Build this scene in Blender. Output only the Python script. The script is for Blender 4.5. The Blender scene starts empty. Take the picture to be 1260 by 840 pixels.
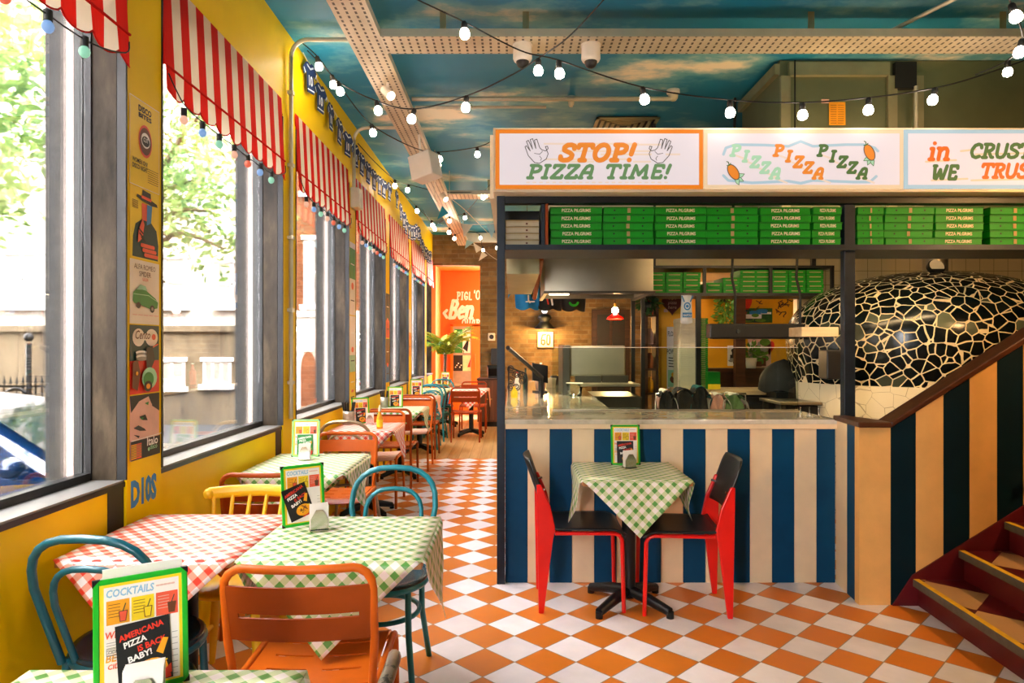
import bpy, math, random
from mathutils import Vector, Matrix
R = math.radians
PI = math.pi
sin, cos = math.sin, math.cos
scene = bpy.context.scene
col = scene.collection

# ------------------------------------------------------------------ camera, light, exposure
EYE = 1.455
cam_d = bpy.data.cameras.new('camera')
cam_d.lens = 24.0
cam_d.sensor_width = 36.0
cam_d.shift_y = 5 / 1260
cam_d.clip_start = 0.02
cam = bpy.data.objects.new('camera', cam_d)
cam.location = (0, 0, EYE)
cam.rotation_euler = (PI / 2, 0, 0)
col.objects.link(cam)
scene.camera = cam

SKY_STRENGTH = 18.5
world = bpy.data.worlds.new('sky')
scene.world = world
world.use_nodes = True
bg = world.node_tree.nodes['Background']
wt_ = world.node_tree
tc_ = wt_.nodes.new('ShaderNodeTexCoord')
sx_ = wt_.nodes.new('ShaderNodeSeparateXYZ')
wt_.links.new(tc_.outputs['Generated'], sx_.inputs[0])
mr_ = wt_.nodes.new('ShaderNodeMapRange')            # bright hazy sky, brightest over the street
mr_.interpolation_type = 'SMOOTHSTEP'
mr_.inputs['From Min'].default_value = .1
mr_.inputs['From Max'].default_value = -.9
mr_.inputs['To Min'].default_value = SKY_STRENGTH * .45
mr_.inputs['To Max'].default_value = SKY_STRENGTH * 1.35
wt_.links.new(sx_.outputs[0], mr_.inputs['Value'])
wt_.links.new(mr_.outputs[0], bg.inputs[1])
bg.inputs[0].default_value = (.96, .94, 1.0, 1)

sun_d = bpy.data.lights.new('sun', 'SUN')
sun_d.energy = 3.0
sun_d.angle = R(2)
sun_d.color = (1, .93, .84)
sun = bpy.data.objects.new('sun', sun_d)
sun.rotation_euler = (R(50), 0, R(28))      # high, from behind the building's right
col.objects.link(sun)

vs = scene.view_settings
vs.view_transform = 'Standard'
vs.look = 'None'
EXPO = 2.45
vs.exposure = EXPO
vs.gamma = 1.0
vs.use_curve_mapping = False
cy = scene.cycles
cy.use_denoising = True
cy.max_bounces = 10
cy.diffuse_bounces = 5
cy.glossy_bounces = 4
cy.transmission_bounces = 6
cy.transparent_max_bounces = 16
cy.sample_clamp_indirect = 6.0
cy.caustics_reflective = False
cy.caustics_refractive = False
cy.blur_glossy = 0.5


def P(px, py, Y):
    """the point of the room seen at that place of the frame, Y metres from the lens"""
    return Vector(((px - 630) / 840 * Y, Y, EYE - (py - 425) / 840 * Y))


# ------------------------------------------------------------------ materials
def lin(c):
    c = c / 255
    return c / 12.92 if c <= .04045 else ((c + .055) / 1.055) ** 2.4


def rgb(h):
    h = h.lstrip('#')
    return tuple(lin(int(h[i:i + 2], 16)) for i in (0, 2, 4)) + (1,)


M = {}


class NT:
    def __init__(s, name):
        s.m = bpy.data.materials.new(name)
        s.m.use_nodes = True
        s.t = s.m.node_tree
        s.b = s.t.nodes['Principled BSDF']
        s.out = s.t.nodes['Material Output']
        M[name] = s.m

    def n(s, kind, **kw):
        nd = s.t.nodes.new(kind)
        for k, v in kw.items():
            if k.startswith('i_'):
                s.set(nd.inputs[k[2:].replace('_', ' ')], v)
            else:
                setattr(nd, k, v)
        return nd

    def set(s, sock, v):
        if isinstance(v, bpy.types.NodeSocket):
            s.t.links.new(v, sock)
        else:
            sock.default_value = v

    def math(s, op, a, b=None, c=None):
        nd = s.t.nodes.new('ShaderNodeMath')
        nd.operation = op
        s.set(nd.inputs[0], a)
        if b is not None:
            s.set(nd.inputs[1], b)
        if c is not None:
            s.set(nd.inputs[2], c)
        return nd.outputs[0]

    def mix(s, f, a, b):
        nd = s.t.nodes.new('ShaderNodeMix')
        nd.data_type = 'RGBA'
        s.set(nd.inputs[0], f)
        s.set(nd.inputs[6], a)
        s.set(nd.inputs[7], b)
        return nd.outputs[2]

    def obj(s):
        return s.n('ShaderNodeTexCoord').outputs['Object']

    def xyz(s, v):
        nd = s.t.nodes.new('ShaderNodeSeparateXYZ')
        s.t.links.new(v, nd.inputs[0])
        return nd.outputs

    def comb(s, x, y, z):
        nd = s.t.nodes.new('ShaderNodeCombineXYZ')
        s.set(nd.inputs[0], x); s.set(nd.inputs[1], y); s.set(nd.inputs[2], z)
        return nd.outputs[0]

    def noise(s, vec, scale, detail=3, rough=.55):
        nd = s.n('ShaderNodeTexNoise')
        s.set(nd.inputs['Vector'], vec)
        nd.inputs['Scale'].default_value = scale
        nd.inputs['Detail'].default_value = detail
        nd.inputs['Roughness'].default_value = rough
        return nd.outputs[0]

    def ramp(s, f, stops):
        nd = s.t.nodes.new('ShaderNodeValToRGB')
        el = nd.color_ramp.elements
        while len(el) < len(stops):
            el.new(.5)
        for e, (p, c) in zip(el, stops):
            e.position = p
            e.color = c if len(c) == 4 else tuple(c) + (1,)
        s.set(nd.inputs[0], f)
        return nd.outputs[0]

    def col(s, v):
        s.set(s.b.inputs['Base Color'], v)

    def par(s, rough=.5, metal=0., spec=.5, coat=0.):
        s.set(s.b.inputs['Roughness'], rough)
        s.set(s.b.inputs['Metallic'], metal)
        s.set(s.b.inputs['Specular IOR Level'], spec)
        s.set(s.b.inputs['Coat Weight'], coat)

    def bump(s, h, strength=.3, dist=.01):
        nd = s.n('ShaderNodeBump')
        nd.inputs['Strength'].default_value = strength
        nd.inputs['Distance'].default_value = dist
        s.set(nd.inputs['Height'], h)
        s.t.links.new(nd.outputs[0], s.b.inputs['Normal'])


def pm(name, h, rough=.5, metal=0., spec=.5, var=.12, scale=9., coat=0., bump=0., bscale=60., wear=None, wamt=.62):
    """plain painted / metal / cloth surface with a little uneven tone, optional chips of another colour"""
    t = NT(name)
    c = rgb(h)
    o = t.obj()
    n = t.noise(o, scale, 4)
    dark = tuple(x * (1 - var) for x in c[:3]) + (1,)
    lite = tuple(min(1, x * (1 + var)) for x in c[:3]) + (1,)
    k = t.ramp(n, [(.3, dark), (.7, lite)])
    if wear:
        w = t.noise(o, 38., 5, .7)
        f = t.ramp(w, [(wamt, (0, 0, 0, 1)), (wamt + .05, (1, 1, 1, 1))])
        k = t.mix(f, k, rgb(wear))
    t.col(k)
    t.par(rough, metal, spec, coat)
    if bump:
        t.bump(t.noise(o, bscale, 3), bump, .004)
    return t.m


def em(name, h, strength, rough=.6):
    t = NT(name)
    t.col(tuple(x * .3 for x in rgb(h)[:3]) + (1,))     # backlit acrylic: little of its light is reflected
    t.par(rough)
    t.b.inputs['Emission Color'].default_value = rgb(h)
    t.b.inputs['Emission Strength'].default_value = strength
    return t.m


def glass(name, tint='#ffffff', gloss=.9, rough=.0, dirt=0.):
    """thin pane: see-through with a Fresnel reflection"""
    t = NT(name)
    fr = t.n('ShaderNodeFresnel')
    fr.inputs[0].default_value = 1.45
    tr = t.n('ShaderNodeBsdfTransparent')
    tr.inputs[0].default_value = rgb(tint)
    gl = t.n('ShaderNodeBsdfGlossy')
    gl.inputs['Roughness'].default_value = rough
    mx = t.n('ShaderNodeMixShader')
    t.set(mx.inputs[0], t.math('MULTIPLY', fr.outputs[0], gloss))
    t.t.links.new(tr.outputs[0], mx.inputs[1])
    t.t.links.new(gl.outputs[0], mx.inputs[2])
    t.t.links.new(mx.outputs[0], t.out.inputs[0])
    return t.m


def gingham(name, dark, midc, white='#f4ece8', period=.048):
    t = NT(name)
    uv = t.n('ShaderNodeTexCoord').outputs['UV']
    x = t.xyz(uv)
    p = t.math('FRACT', t.math('DIVIDE', t.math('ADD', x[0], x[1]), 1.41421 * period))
    q = t.math('FRACT', t.math('DIVIDE', t.math('SUBTRACT', x[0], x[1]), 1.41421 * period))
    a = t.math('LESS_THAN', p, .47)
    b = t.math('LESS_THAN', q, .47)
    either = t.math('MAXIMUM', a, b)
    both = t.math('MULTIPLY', a, b)
    k = t.mix(either, rgb(white), rgb(midc))
    k = t.mix(both, k, rgb(dark))
    t.col(k)
    t.par(.36, 0, .9)
    t.bump(t.noise(t.obj(), 14, 2), .15, .01)
    return t.m


def checker_floor(name, x0, y0, side, ca, cb, grout, ang=45, g=.012, rough=.32):
    t = NT(name)
    geo = t.n('ShaderNodeNewGeometry').outputs['Position']
    x = t.xyz(geo)
    dx = t.math('SUBTRACT', x[0], x0)
    dy = t.math('SUBTRACT', x[1], y0)
    c, s_ = cos(R(ang)) / side, sin(R(ang)) / side
    u = t.math('ADD', t.math('MULTIPLY', dx, c), t.math('MULTIPLY', dy, s_))
    v = t.math('SUBTRACT', t.math('MULTIPLY', dx, s_), t.math('MULTIPLY', dy, c))
    fu, fv = t.math('FLOOR', u), t.math('FLOOR', v)
    par = t.math('MODULO', t.math('ABSOLUTE', t.math('ADD', fu, fv)), 2.)
    wn = t.n('ShaderNodeTexWhiteNoise')
    t.set(wn.inputs['Vector'], t.comb(fu, fv, 0.))
    tone = t.math('MULTIPLY_ADD', wn.outputs[0], .22, .89)
    nz = t.noise(geo, 7., 5, .6)
    tone = t.math('MULTIPLY', tone, t.math('MULTIPLY_ADD', nz, .3, .85))
    k = t.mix(par, rgb(ca), rgb(cb))
    tn = t.n('ShaderNodeMix'); tn.data_type = 'RGBA'; tn.blend_type = 'MULTIPLY'
    tn.inputs[0].default_value = 1
    t.set(tn.inputs[6], k)
    t.set(tn.inputs[7], t.comb(tone, tone, tone))
    ru, rv = t.math('FRACT', u), t.math('FRACT', v)
    eu = t.math('MINIMUM', ru, t.math('SUBTRACT', 1., ru))
    ev = t.math('MINIMUM', rv, t.math('SUBTRACT', 1., rv))
    gl = t.math('LESS_THAN', t.math('MINIMUM', eu, ev), g)
    t.col(t.mix(gl, tn.outputs[2], rgb(grout)))
    t.par(t.math('MULTIPLY_ADD', nz, .25, rough - .1), 0, .5)
    t.bump(t.math('SUBTRACT', 1., gl), .3, .002)
    return t.m


def bricks(name, cols, mortar, scale=1., bw=.22, bh=.07, axis='XZ', bumpy=.6, mort=.012, rough=.85):
    t = NT(name)
    geo = t.n('ShaderNodeNewGeometry').outputs['Position']
    x = t.xyz(geo)
    v = t.comb(x[0] if axis[0] == 'X' else x[1], x[2], 0.)
    b = t.n('ShaderNodeTexBrick')
    t.set(b.inputs['Vector'], v)
    b.inputs['Color1'].default_value = rgb(cols[0])
    b.inputs['Color2'].default_value = rgb(cols[1])
    b.inputs['Mortar'].default_value = rgb(mortar)
    b.inputs['Scale'].default_value = 1.
    b.inputs['Mortar Size'].default_value = mort
    b.inputs['Mortar Smooth'].default_value = .1
    b.inputs['Brick Width'].default_value = bw
    b.inputs['Row Height'].default_value = bh
    nz = t.noise(geo, 3.5, 5, .65)
    k = t.mix(t.ramp(nz, [(.35, (0, 0, 0, 1)), (.7, (.75, .75, .75, 1))]), b.outputs['Color'], rgb(cols[2]))
    t.col(k)
    t.par(rough, 0, .3)
    t.bump(t.math('SUBTRACT', t.math('MULTIPLY', nz, .6), b.outputs['Fac']), bumpy, .01)
    return t.m


def wood(name, a, b, axis=1, scale=1., rough=.45, planks=0., spec=.4):
    t = NT(name)
    geo = t.obj()
    x = list(t.xyz(geo))
    st = [26., 26., 26.]
    st[axis] = 1.6
    v = t.comb(*[t.math('MULTIPLY', x[i], st[i] * scale) for i in range(3)])
    nz = t.noise(v, 1., 5, .6)
    k = t.ramp(nz, [(.3, rgb(a)), (.7, rgb(b))])
    if planks:
        o = 0 if axis == 1 else 1
        pl = t.math('FLOOR', t.math('DIVIDE', x[o], planks))
        wn = t.n('ShaderNodeTexWhiteNoise'); wn.noise_dimensions = '1D'
        t.set(wn.inputs['W'], pl)
        tone = t.math('MULTIPLY_ADD', wn.outputs[0], .4, .75)
        gap = t.math('LESS_THAN', t.math('FRACT', t.math('DIVIDE', x[o], planks)), .03)
        tone = t.math('MULTIPLY', tone, t.math('SUBTRACT', 1., t.math('MULTIPLY', gap, .6)))
        mxn = t.n('ShaderNodeMix'); mxn.data_type = 'RGBA'; mxn.blend_type = 'MULTIPLY'
        mxn.inputs[0].default_value = 1
        t.set(mxn.inputs[6], k); t.set(mxn.inputs[7], t.comb(tone, tone, tone))
        k = mxn.outputs[2]
    t.col(k)
    t.par(rough, 0, spec)
    t.bump(nz, .12, .003)
    return t.m


# paints and plastics
pm('yellow_wall', '#f6cf00', .45, spec=.15, var=.05, scale=2.5)
pm('yellow_paint', '#f3bd1e', .38, var=.08)
pm('black_metal', '#14171a', .4, .3, var=.2)
pm('frame_black', '#101112', .42, .2, var=.2)
pm('sill_grey', '#8b8985', .35, .1, var=.1)
pm('frame_grey', '#3a3c3b', .45, .3, var=.1)
pm('frame_pink', '#e2cdbf', .5, var=.05)
pm('steel_navy', '#1c2733', .45, .35, var=.25, scale=14, bump=.1)
pm('blue_paint', '#004166', .5, spec=.2, var=.14, scale=5, bump=.12, bscale=30)
pm('navy_paint', '#001d27', .5, spec=.2, var=.18, scale=5, bump=.12, bscale=30)
pm('cream_paint', '#f0d6ae', .5, var=.07, scale=5, bump=.12, bscale=30)
pm('ochre_paint', '#e6b066', .55, var=.09, scale=5, bump=.25, bscale=34)
pm('cream_plain', '#ecdcc0', .5, var=.05)
pm('white_plain', '#f2ece6', .45, var=.04)
pm('orange_metal', '#cf6112', .42, .0, spec=.25, var=.1)
pm('rust_metal', '#9a420f', .45, .0, spec=.2, var=.1)
pm('brick_red_metal', '#96380f', .45, .0, spec=.2, var=.1)
pm('pink_seat', '#e3b29a', .45, var=.08)
pm('teal_metal', '#118393', .28, .1, spec=.6, var=.12, wear='#9fb9b4', wamt=.7)
pm('teal_dark', '#0b5a68', .3, .1, spec=.6, var=.15, wear='#8ca3a0', wamt=.73)
pm('seat_dark', '#22323a', .22, .0, spec=.6, var=.2)
pm('worn_steel', '#857b6d', .38, .7, var=.3, scale=30, wear='#3d3a35', wamt=.55)
pm('tan_metal', '#b5a181', .35, .5, var=.2, scale=20)
pm('red_paint', '#e8160f', .3, spec=.5, var=.06)
pm('black_ply', '#17181a', .38, var=.2, scale=14)
pm('chrome', '#cfcac2', .18, 1., var=.05)
pm('steel', '#a9a08c', .38, .95, var=.08, scale=4)
pm('steel_dark', '#57534a', .38, .9, var=.12, scale=4)
pm('galvanised', '#aca799', .45, .7, var=.2, scale=25)
pm('brass_tin', '#b78d35', .35, .7, var=.15)
pm('rubber_black', '#0b0b0c', .6, var=.2)
pm('cable_black', '#0e0f10', .6, var=.2)
pm('box_green', '#179b22', .5, spec=.3, var=.1, scale=4)
pm('box_green_side', '#0f7d1b', .55, spec=.3, var=.1, scale=4)
pm('box_kraft', '#b7a06c', .7, var=.1)
pm('box_white', '#d9d0b4', .6, var=.06)
pm('ink_black', '#151516', .5)
pm('ink_cream', '#efe6c4', .5)
pm('ink_white', '#fbf4ee', .5)
pm('ink_red', '#e2341f', .5)
pm('ink_blue', '#2b7fc0', .5)
pm('ink_sky', '#8fbcd8', .5)
pm('ink_yellow', '#f6d21f', .5)
pm('ink_amber', '#f2a41c', .5)
pm('ink_orange', '#ef6a1f', .5)
pm('ink_coral', '#ee5c3c', .5)
pm('ink_green', '#2a8b3d', .5)
pm('ink_mint', '#9fd8b0', .5)
pm('ink_brown', '#6b3a1d', .5)
pm('ink_darkgreen', '#0c3b3a', .5)
pm('ink_grey', '#9c948a', .5)
pm('ink_pink', '#e6b7a6', .5)
pm('poster_yellow', '#f4cf24', .45, var=.05)
pm('poster_cream', '#efe2cd', .5, var=.05)
pm('menu_green', '#23b02c', .3, var=.06)
pm('menu_pale_green', '#8fd07e', .35, var=.06)
pm('paper', '#f3ebe2', .5, var=.03)
pm('maroon', '#5e0d15', .45, var=.15)
pm('nosing_yellow', '#e7b51f', .5, var=.12, scale=30)
pm('nosing_grey', '#5c5a50', .55, var=.15, scale=30)
pm('jersey_navy', '#12305f', .7, var=.1)
pm('jersey_white', '#e8ecf0', .7, var=.05)
pm('felt_teal', '#1f8fae', .8, var=.1)
pm('felt_pale', '#a4cdd8', .8, var=.1)
pm('felt_cream', '#e8ddc8', .8, var=.1)
pm('plastic_white', '#eee6dc', .4, var=.04)
pm('plastic_cream', '#dccfae', .45, var=.06)
pm('leaf_dark', '#245a22', .45, var=.3, scale=20)
pm('leaf_mid', '#5a8a2c', .45, var=.3, scale=20)
pm('leaf_lime', '#a9b52e', .45, var=.25, scale=12)
pm('terracotta', '#a75a30', .7, var=.15)
pm('bark', '#5d4a34', .9, var=.3, scale=30, bump=.6)
pm('tile_cream', '#e2cfa8', .3, var=.05)
pm('apron_black', '#1d1d1f', .8, var=.2)
pm('apron_teal', '#1d5f66', .8, var=.2)
pm('apron_pink', '#d9a39a', .8, var=.1)
pm('apron_green', '#5f7f52', .8, var=.2)
pm('shirt_blue', '#1685d0', .8, var=.1)
pm('orange_wall', '#ee6e12', .5, var=.06, scale=2)
pm('dark_wall', '#1d2a27', .7, var=.2, scale=2)
pm('kitchen_yellow', '#eaa913', .55, var=.1, scale=3)
pm('ceiling_cream', '#d8c39a', .6, var=.06, scale=2)
pm('duct', '#7c8060', .42, .6, var=.16, scale=2)
pm('duct_trim', '#a7a07c', .42, .6, var=.12, scale=5)
pm('conduit', '#c9c2ac', .4, .4, var=.08)
pm('asphalt', '#3d3b39', .9, var=.15, scale=3)
pm('pavement', '#55514b', .9, var=.1, scale=2)
pm('car_blue', '#10294f', .12, .4, spec=.6, var=.05, coat=1.)
pm('car_glass', '#1c2429', .05, 0, spec=.8, var=.1)
pm('facade_white', '#c9c0b6', .85, var=.05, scale=1.5)
pm('shade_white', '#f4efe8', .6, var=.02)
wood('cap_wood', '#3a1d10', '#5d321b', 0, 1., .35)
wood('dark_wood', '#2b170d', '#4a2a18', 0, 1., .45)
wood('cabinet_wood', '#4c2c1b', '#6d432a', 2, 1., .45)
wood('table_wood', '#8a5a32', '#b07a48', 0, 1., .45)
wood('board_wood', '#c8a67a', '#e2c9a4', 0, .7, .5)
wood('floorboards', '#b98a52', '#dcb57c', 1, .5, .42, planks=.14)

t = NT('painted_sky')                       # ceiling painted as a sky: teal with cream clouds
geo = t.n('ShaderNodeNewGeometry').outputs['Position']
x = t.xyz(geo)
v = t.comb(t.math('MULTIPLY', x[0], .62), t.math('MULTIPLY', x[1], 1.0), 0.)
cl = t.noise(v, 1.05, 7, .58)
k = t.ramp(cl, [(.50, rgb('#1c86b0')), (.57, rgb('#74b4c0')), (.64, rgb('#fff3dc'))])
t.col(k)
t.par(.55, 0, .35)

t = NT('marble')
o = t.obj()
n1 = t.noise(o, 3.2, 7, .65)
t.col(t.ramp(n1, [(.35, rgb('#a99f88')), (.5, rgb('#d8cfbb')), (.65, rgb('#e8e0cf'))]))
t.par(.1, 0, .6, .3)

t = NT('mosaic')                            # broken black tiles in cream grout
o = t.obj()
wob = t.noise(o, 9., 2)
vv = t.n('ShaderNodeVectorMath', operation='ADD')
t.set(vv.inputs[0], o)
t.set(vv.inputs[1], t.comb(t.math('MULTIPLY', wob, .03), 0., t.math('MULTIPLY', wob, .02)))
vo = t.n('ShaderNodeTexVoronoi'); vo.feature = 'DISTANCE_TO_EDGE'
t.set(vo.inputs['Vector'], vv.outputs[0]); vo.inputs['Scale'].default_value = 11.5
vc = t.n('ShaderNodeTexVoronoi'); vc.feature = 'F1'
t.set(vc.inputs['Vector'], vv.outputs[0]); vc.inputs['Scale'].default_value = 11.5
tilef = t.math('GREATER_THAN', vo.outputs['Distance'], .045)
r = t.xyz(vc.outputs['Color'])
tc = t.ramp(r[0], [(.0, rgb('#060b0c')), (.9, rgb('#10191a')), (.97, rgb('#5e6450'))])
t.col(t.mix(tilef, rgb('#e0cda4'), tc))
t.par(t.math('MULTIPLY_ADD', tilef, -.55, .75), 0, .4)
t.bump(tilef, .5, .004)

t = NT('plaster_cracked')
o = t.obj()
vo = t.n('ShaderNodeTexVoronoi'); vo.feature = 'DISTANCE_TO_EDGE'
t.set(vo.inputs['Vector'], o); vo.inputs['Scale'].default_value = 7.
n1 = t.noise(o, 4, 4)
cr = t.math('LESS_THAN', vo.outputs['Distance'], t.math('MULTIPLY', n1, .02))
t.col(t.mix(cr, rgb('#d9cdb0'), rgb('#a2957c')))
t.par(.75, 0, .3)

t = NT('square_tiles')
geo = t.n('ShaderNodeNewGeometry').outputs['Position']
x = t.xyz(geo)
fx = t.math('FRACT', t.math('DIVIDE', t.math('ADD', x[0], x[1]), .15))
fz = t.math('FRACT', t.math('DIVIDE', x[2], .15))
g = t.math('MAXIMUM', t.math('LESS_THAN', fx, .03), t.math('LESS_THAN', fz, .03))
t.col(t.mix(g, rgb('#dccba4'), rgb('#8d7d5c')))
t.par(.25)

t = NT('perforated')                        # galvanised cable tray with rows of slots
o = t.obj()
x = t.xyz(o)
fx = t.math('ABSOLUTE', t.math('SUBTRACT', t.math('FRACT', t.math('DIVIDE', x[0], .052)), .5))
fy = t.math('ABSOLUTE', t.math('SUBTRACT', t.math('FRACT', t.math('DIVIDE', x[1], .052)), .5))
h = t.math('MULTIPLY', t.math('LESS_THAN', fx, .14), t.math('LESS_THAN', fy, .3))
nz = t.noise(o, 3., 4)
k = t.ramp(nz, [(.3, rgb('#b9ab92')), (.7, rgb('#d8ccb6'))])
t.col(t.mix(h, k, rgb('#4a4238')))
t.par(.5, .2)

t = NT('dark_granite')                      # polished stone beside each pane, street reflections put into its mottled colour
o = t.obj()
x = t.xyz(o)
nz = t.noise(t.comb(t.math('MULTIPLY', x[1], 2.), t.math('MULTIPLY', x[0], 2.), t.math('MULTIPLY', x[2], .7)), 2.2, 6, .62)
k = t.ramp(nz, [(.34, rgb('#1f1a15')), (.55, rgb('#4a4033')), (.72, rgb('#6f614e'))])
t.col(k)
t.par(.3, 0, .1)

t = NT('grey_stone')
o = t.obj()
nz = t.noise(o, 24., 5, .7)
t.col(t.ramp(nz, [(.35, rgb('#262523')), (.65, rgb('#363430'))]))
t.par(.7)

t = NT('stucco_stained')
o = t.n('ShaderNodeNewGeometry').outputs['Position']
x = t.xyz(o)
nz = t.noise(t.comb(t.math('MULTIPLY', x[0], 2.2), x[1], t.math('MULTIPLY', x[2], .35)), 1.6, 6, .65)
t.col(t.ramp(nz, [(.35, rgb('#5e5140')), (.6, rgb('#75664f'))]))
t.par(.9)

t = NT('leaves_light')
o = t.obj()
nz = t.noise(o, 2.2, 3)
k = t.ramp(nz, [(.35, rgb('#55733a')), (.55, rgb('#8aa65c')), (.7, rgb('#cbbf8e'))])
t.col(k)
t.par(.5)
tl = t.n('ShaderNodeBsdfTranslucent')
t.t.links.new(k, tl.inputs[0])
mx = t.n('ShaderNodeMixShader'); mx.inputs[0].default_value = .45
t.t.links.new(t.b.outputs[0], mx.inputs[1]); t.t.links.new(tl.outputs[0], mx.inputs[2])
t.t.links.new(mx.outputs[0], t.out.inputs[0])

for nm, h in (('awning_red', '#d31f16'), ('awning_white', '#f1e3d2')):
    t = NT(nm)
    t.col(rgb(h)); t.par(.8, 0, .2)
    tl = t.n('ShaderNodeBsdfTranslucent'); tl.inputs[0].default_value = rgb(h)
    mx = t.n('ShaderNodeMixShader'); mx.inputs[0].default_value = .35
    t.t.links.new(t.b.outputs[0], mx.inputs[1]); t.t.links.new(tl.outputs[0], mx.inputs[2])
    t.t.links.new(mx.outputs[0], t.out.inputs[0])

checker_floor('floor_tiles', .0123, 3.14, .2, '#dd7c26', '#f2e9ea', '#a08a70')
checker_floor('stair_tiles', 2.3, 3.8, .3, '#560d16', '#c79a68', '#560d16', ang=45, g=.008)
bricks('london_brick', ('#957a54', '#74593a', '#544430'), '#8b7a5e', bw=.3, bh=.088, bumpy=1., mort=.012)
bricks('orange_brick', ('#66300f', '#5a2a0e', '#70401c'), '#5c4630', bw=.22, bh=.075)
gingham('gingham_green', '#58a03f', '#cfd8a8')
gingham('gingham_red', '#e8361c', '#f3a58c')
gingham('gingham_pale_red', '#dd4a34', '#eec0ae')
glass('window_glass', '#fbfbf9', .8)
glass('guard_glass', '#eef5ee', 1.)
glass('bulb_clear', '#fff1dd', .8)
em('bulb_glow', '#ffe8d2', 12.)
em('bulb_white', '#fff2ea', .4)
em('lamp_panel', '#ffe0b0', 4.5)
em('strip_glow', '#ffd9a0', 16.)
em('bulb_tint_blue', '#7fa6d8', .15)
em('bulb_tint_green', '#8fd0b0', .15)
em('bulb_tint_peach', '#f0b79a', .15)
em('bulb_tint_red', '#e0664a', .15)
SG = .68 / 2 ** EXPO
em('sign_face', '#f7ebf0', SG)
em('sign_orange', '#f98a16', SG)
em('sign_letter_orange', '#f7902c', SG)
em('sign_letter_red_orange', '#f4701c', SG)
em('sign_cream', '#fbdcb2', SG)
em('sign_blue', '#b4d4e2', SG)
em('sign_green', '#6b9560', SG)
em('sign_olive', '#4f7538', SG)
em('sign_mint', '#b4e4bd', SG)
em('sign_peach', '#fbe2cc', SG)
em('sign_line', '#5a5348', .5 / 2 ** EXPO)
em('sixty_face', '#f6dcb4', .1)


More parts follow.
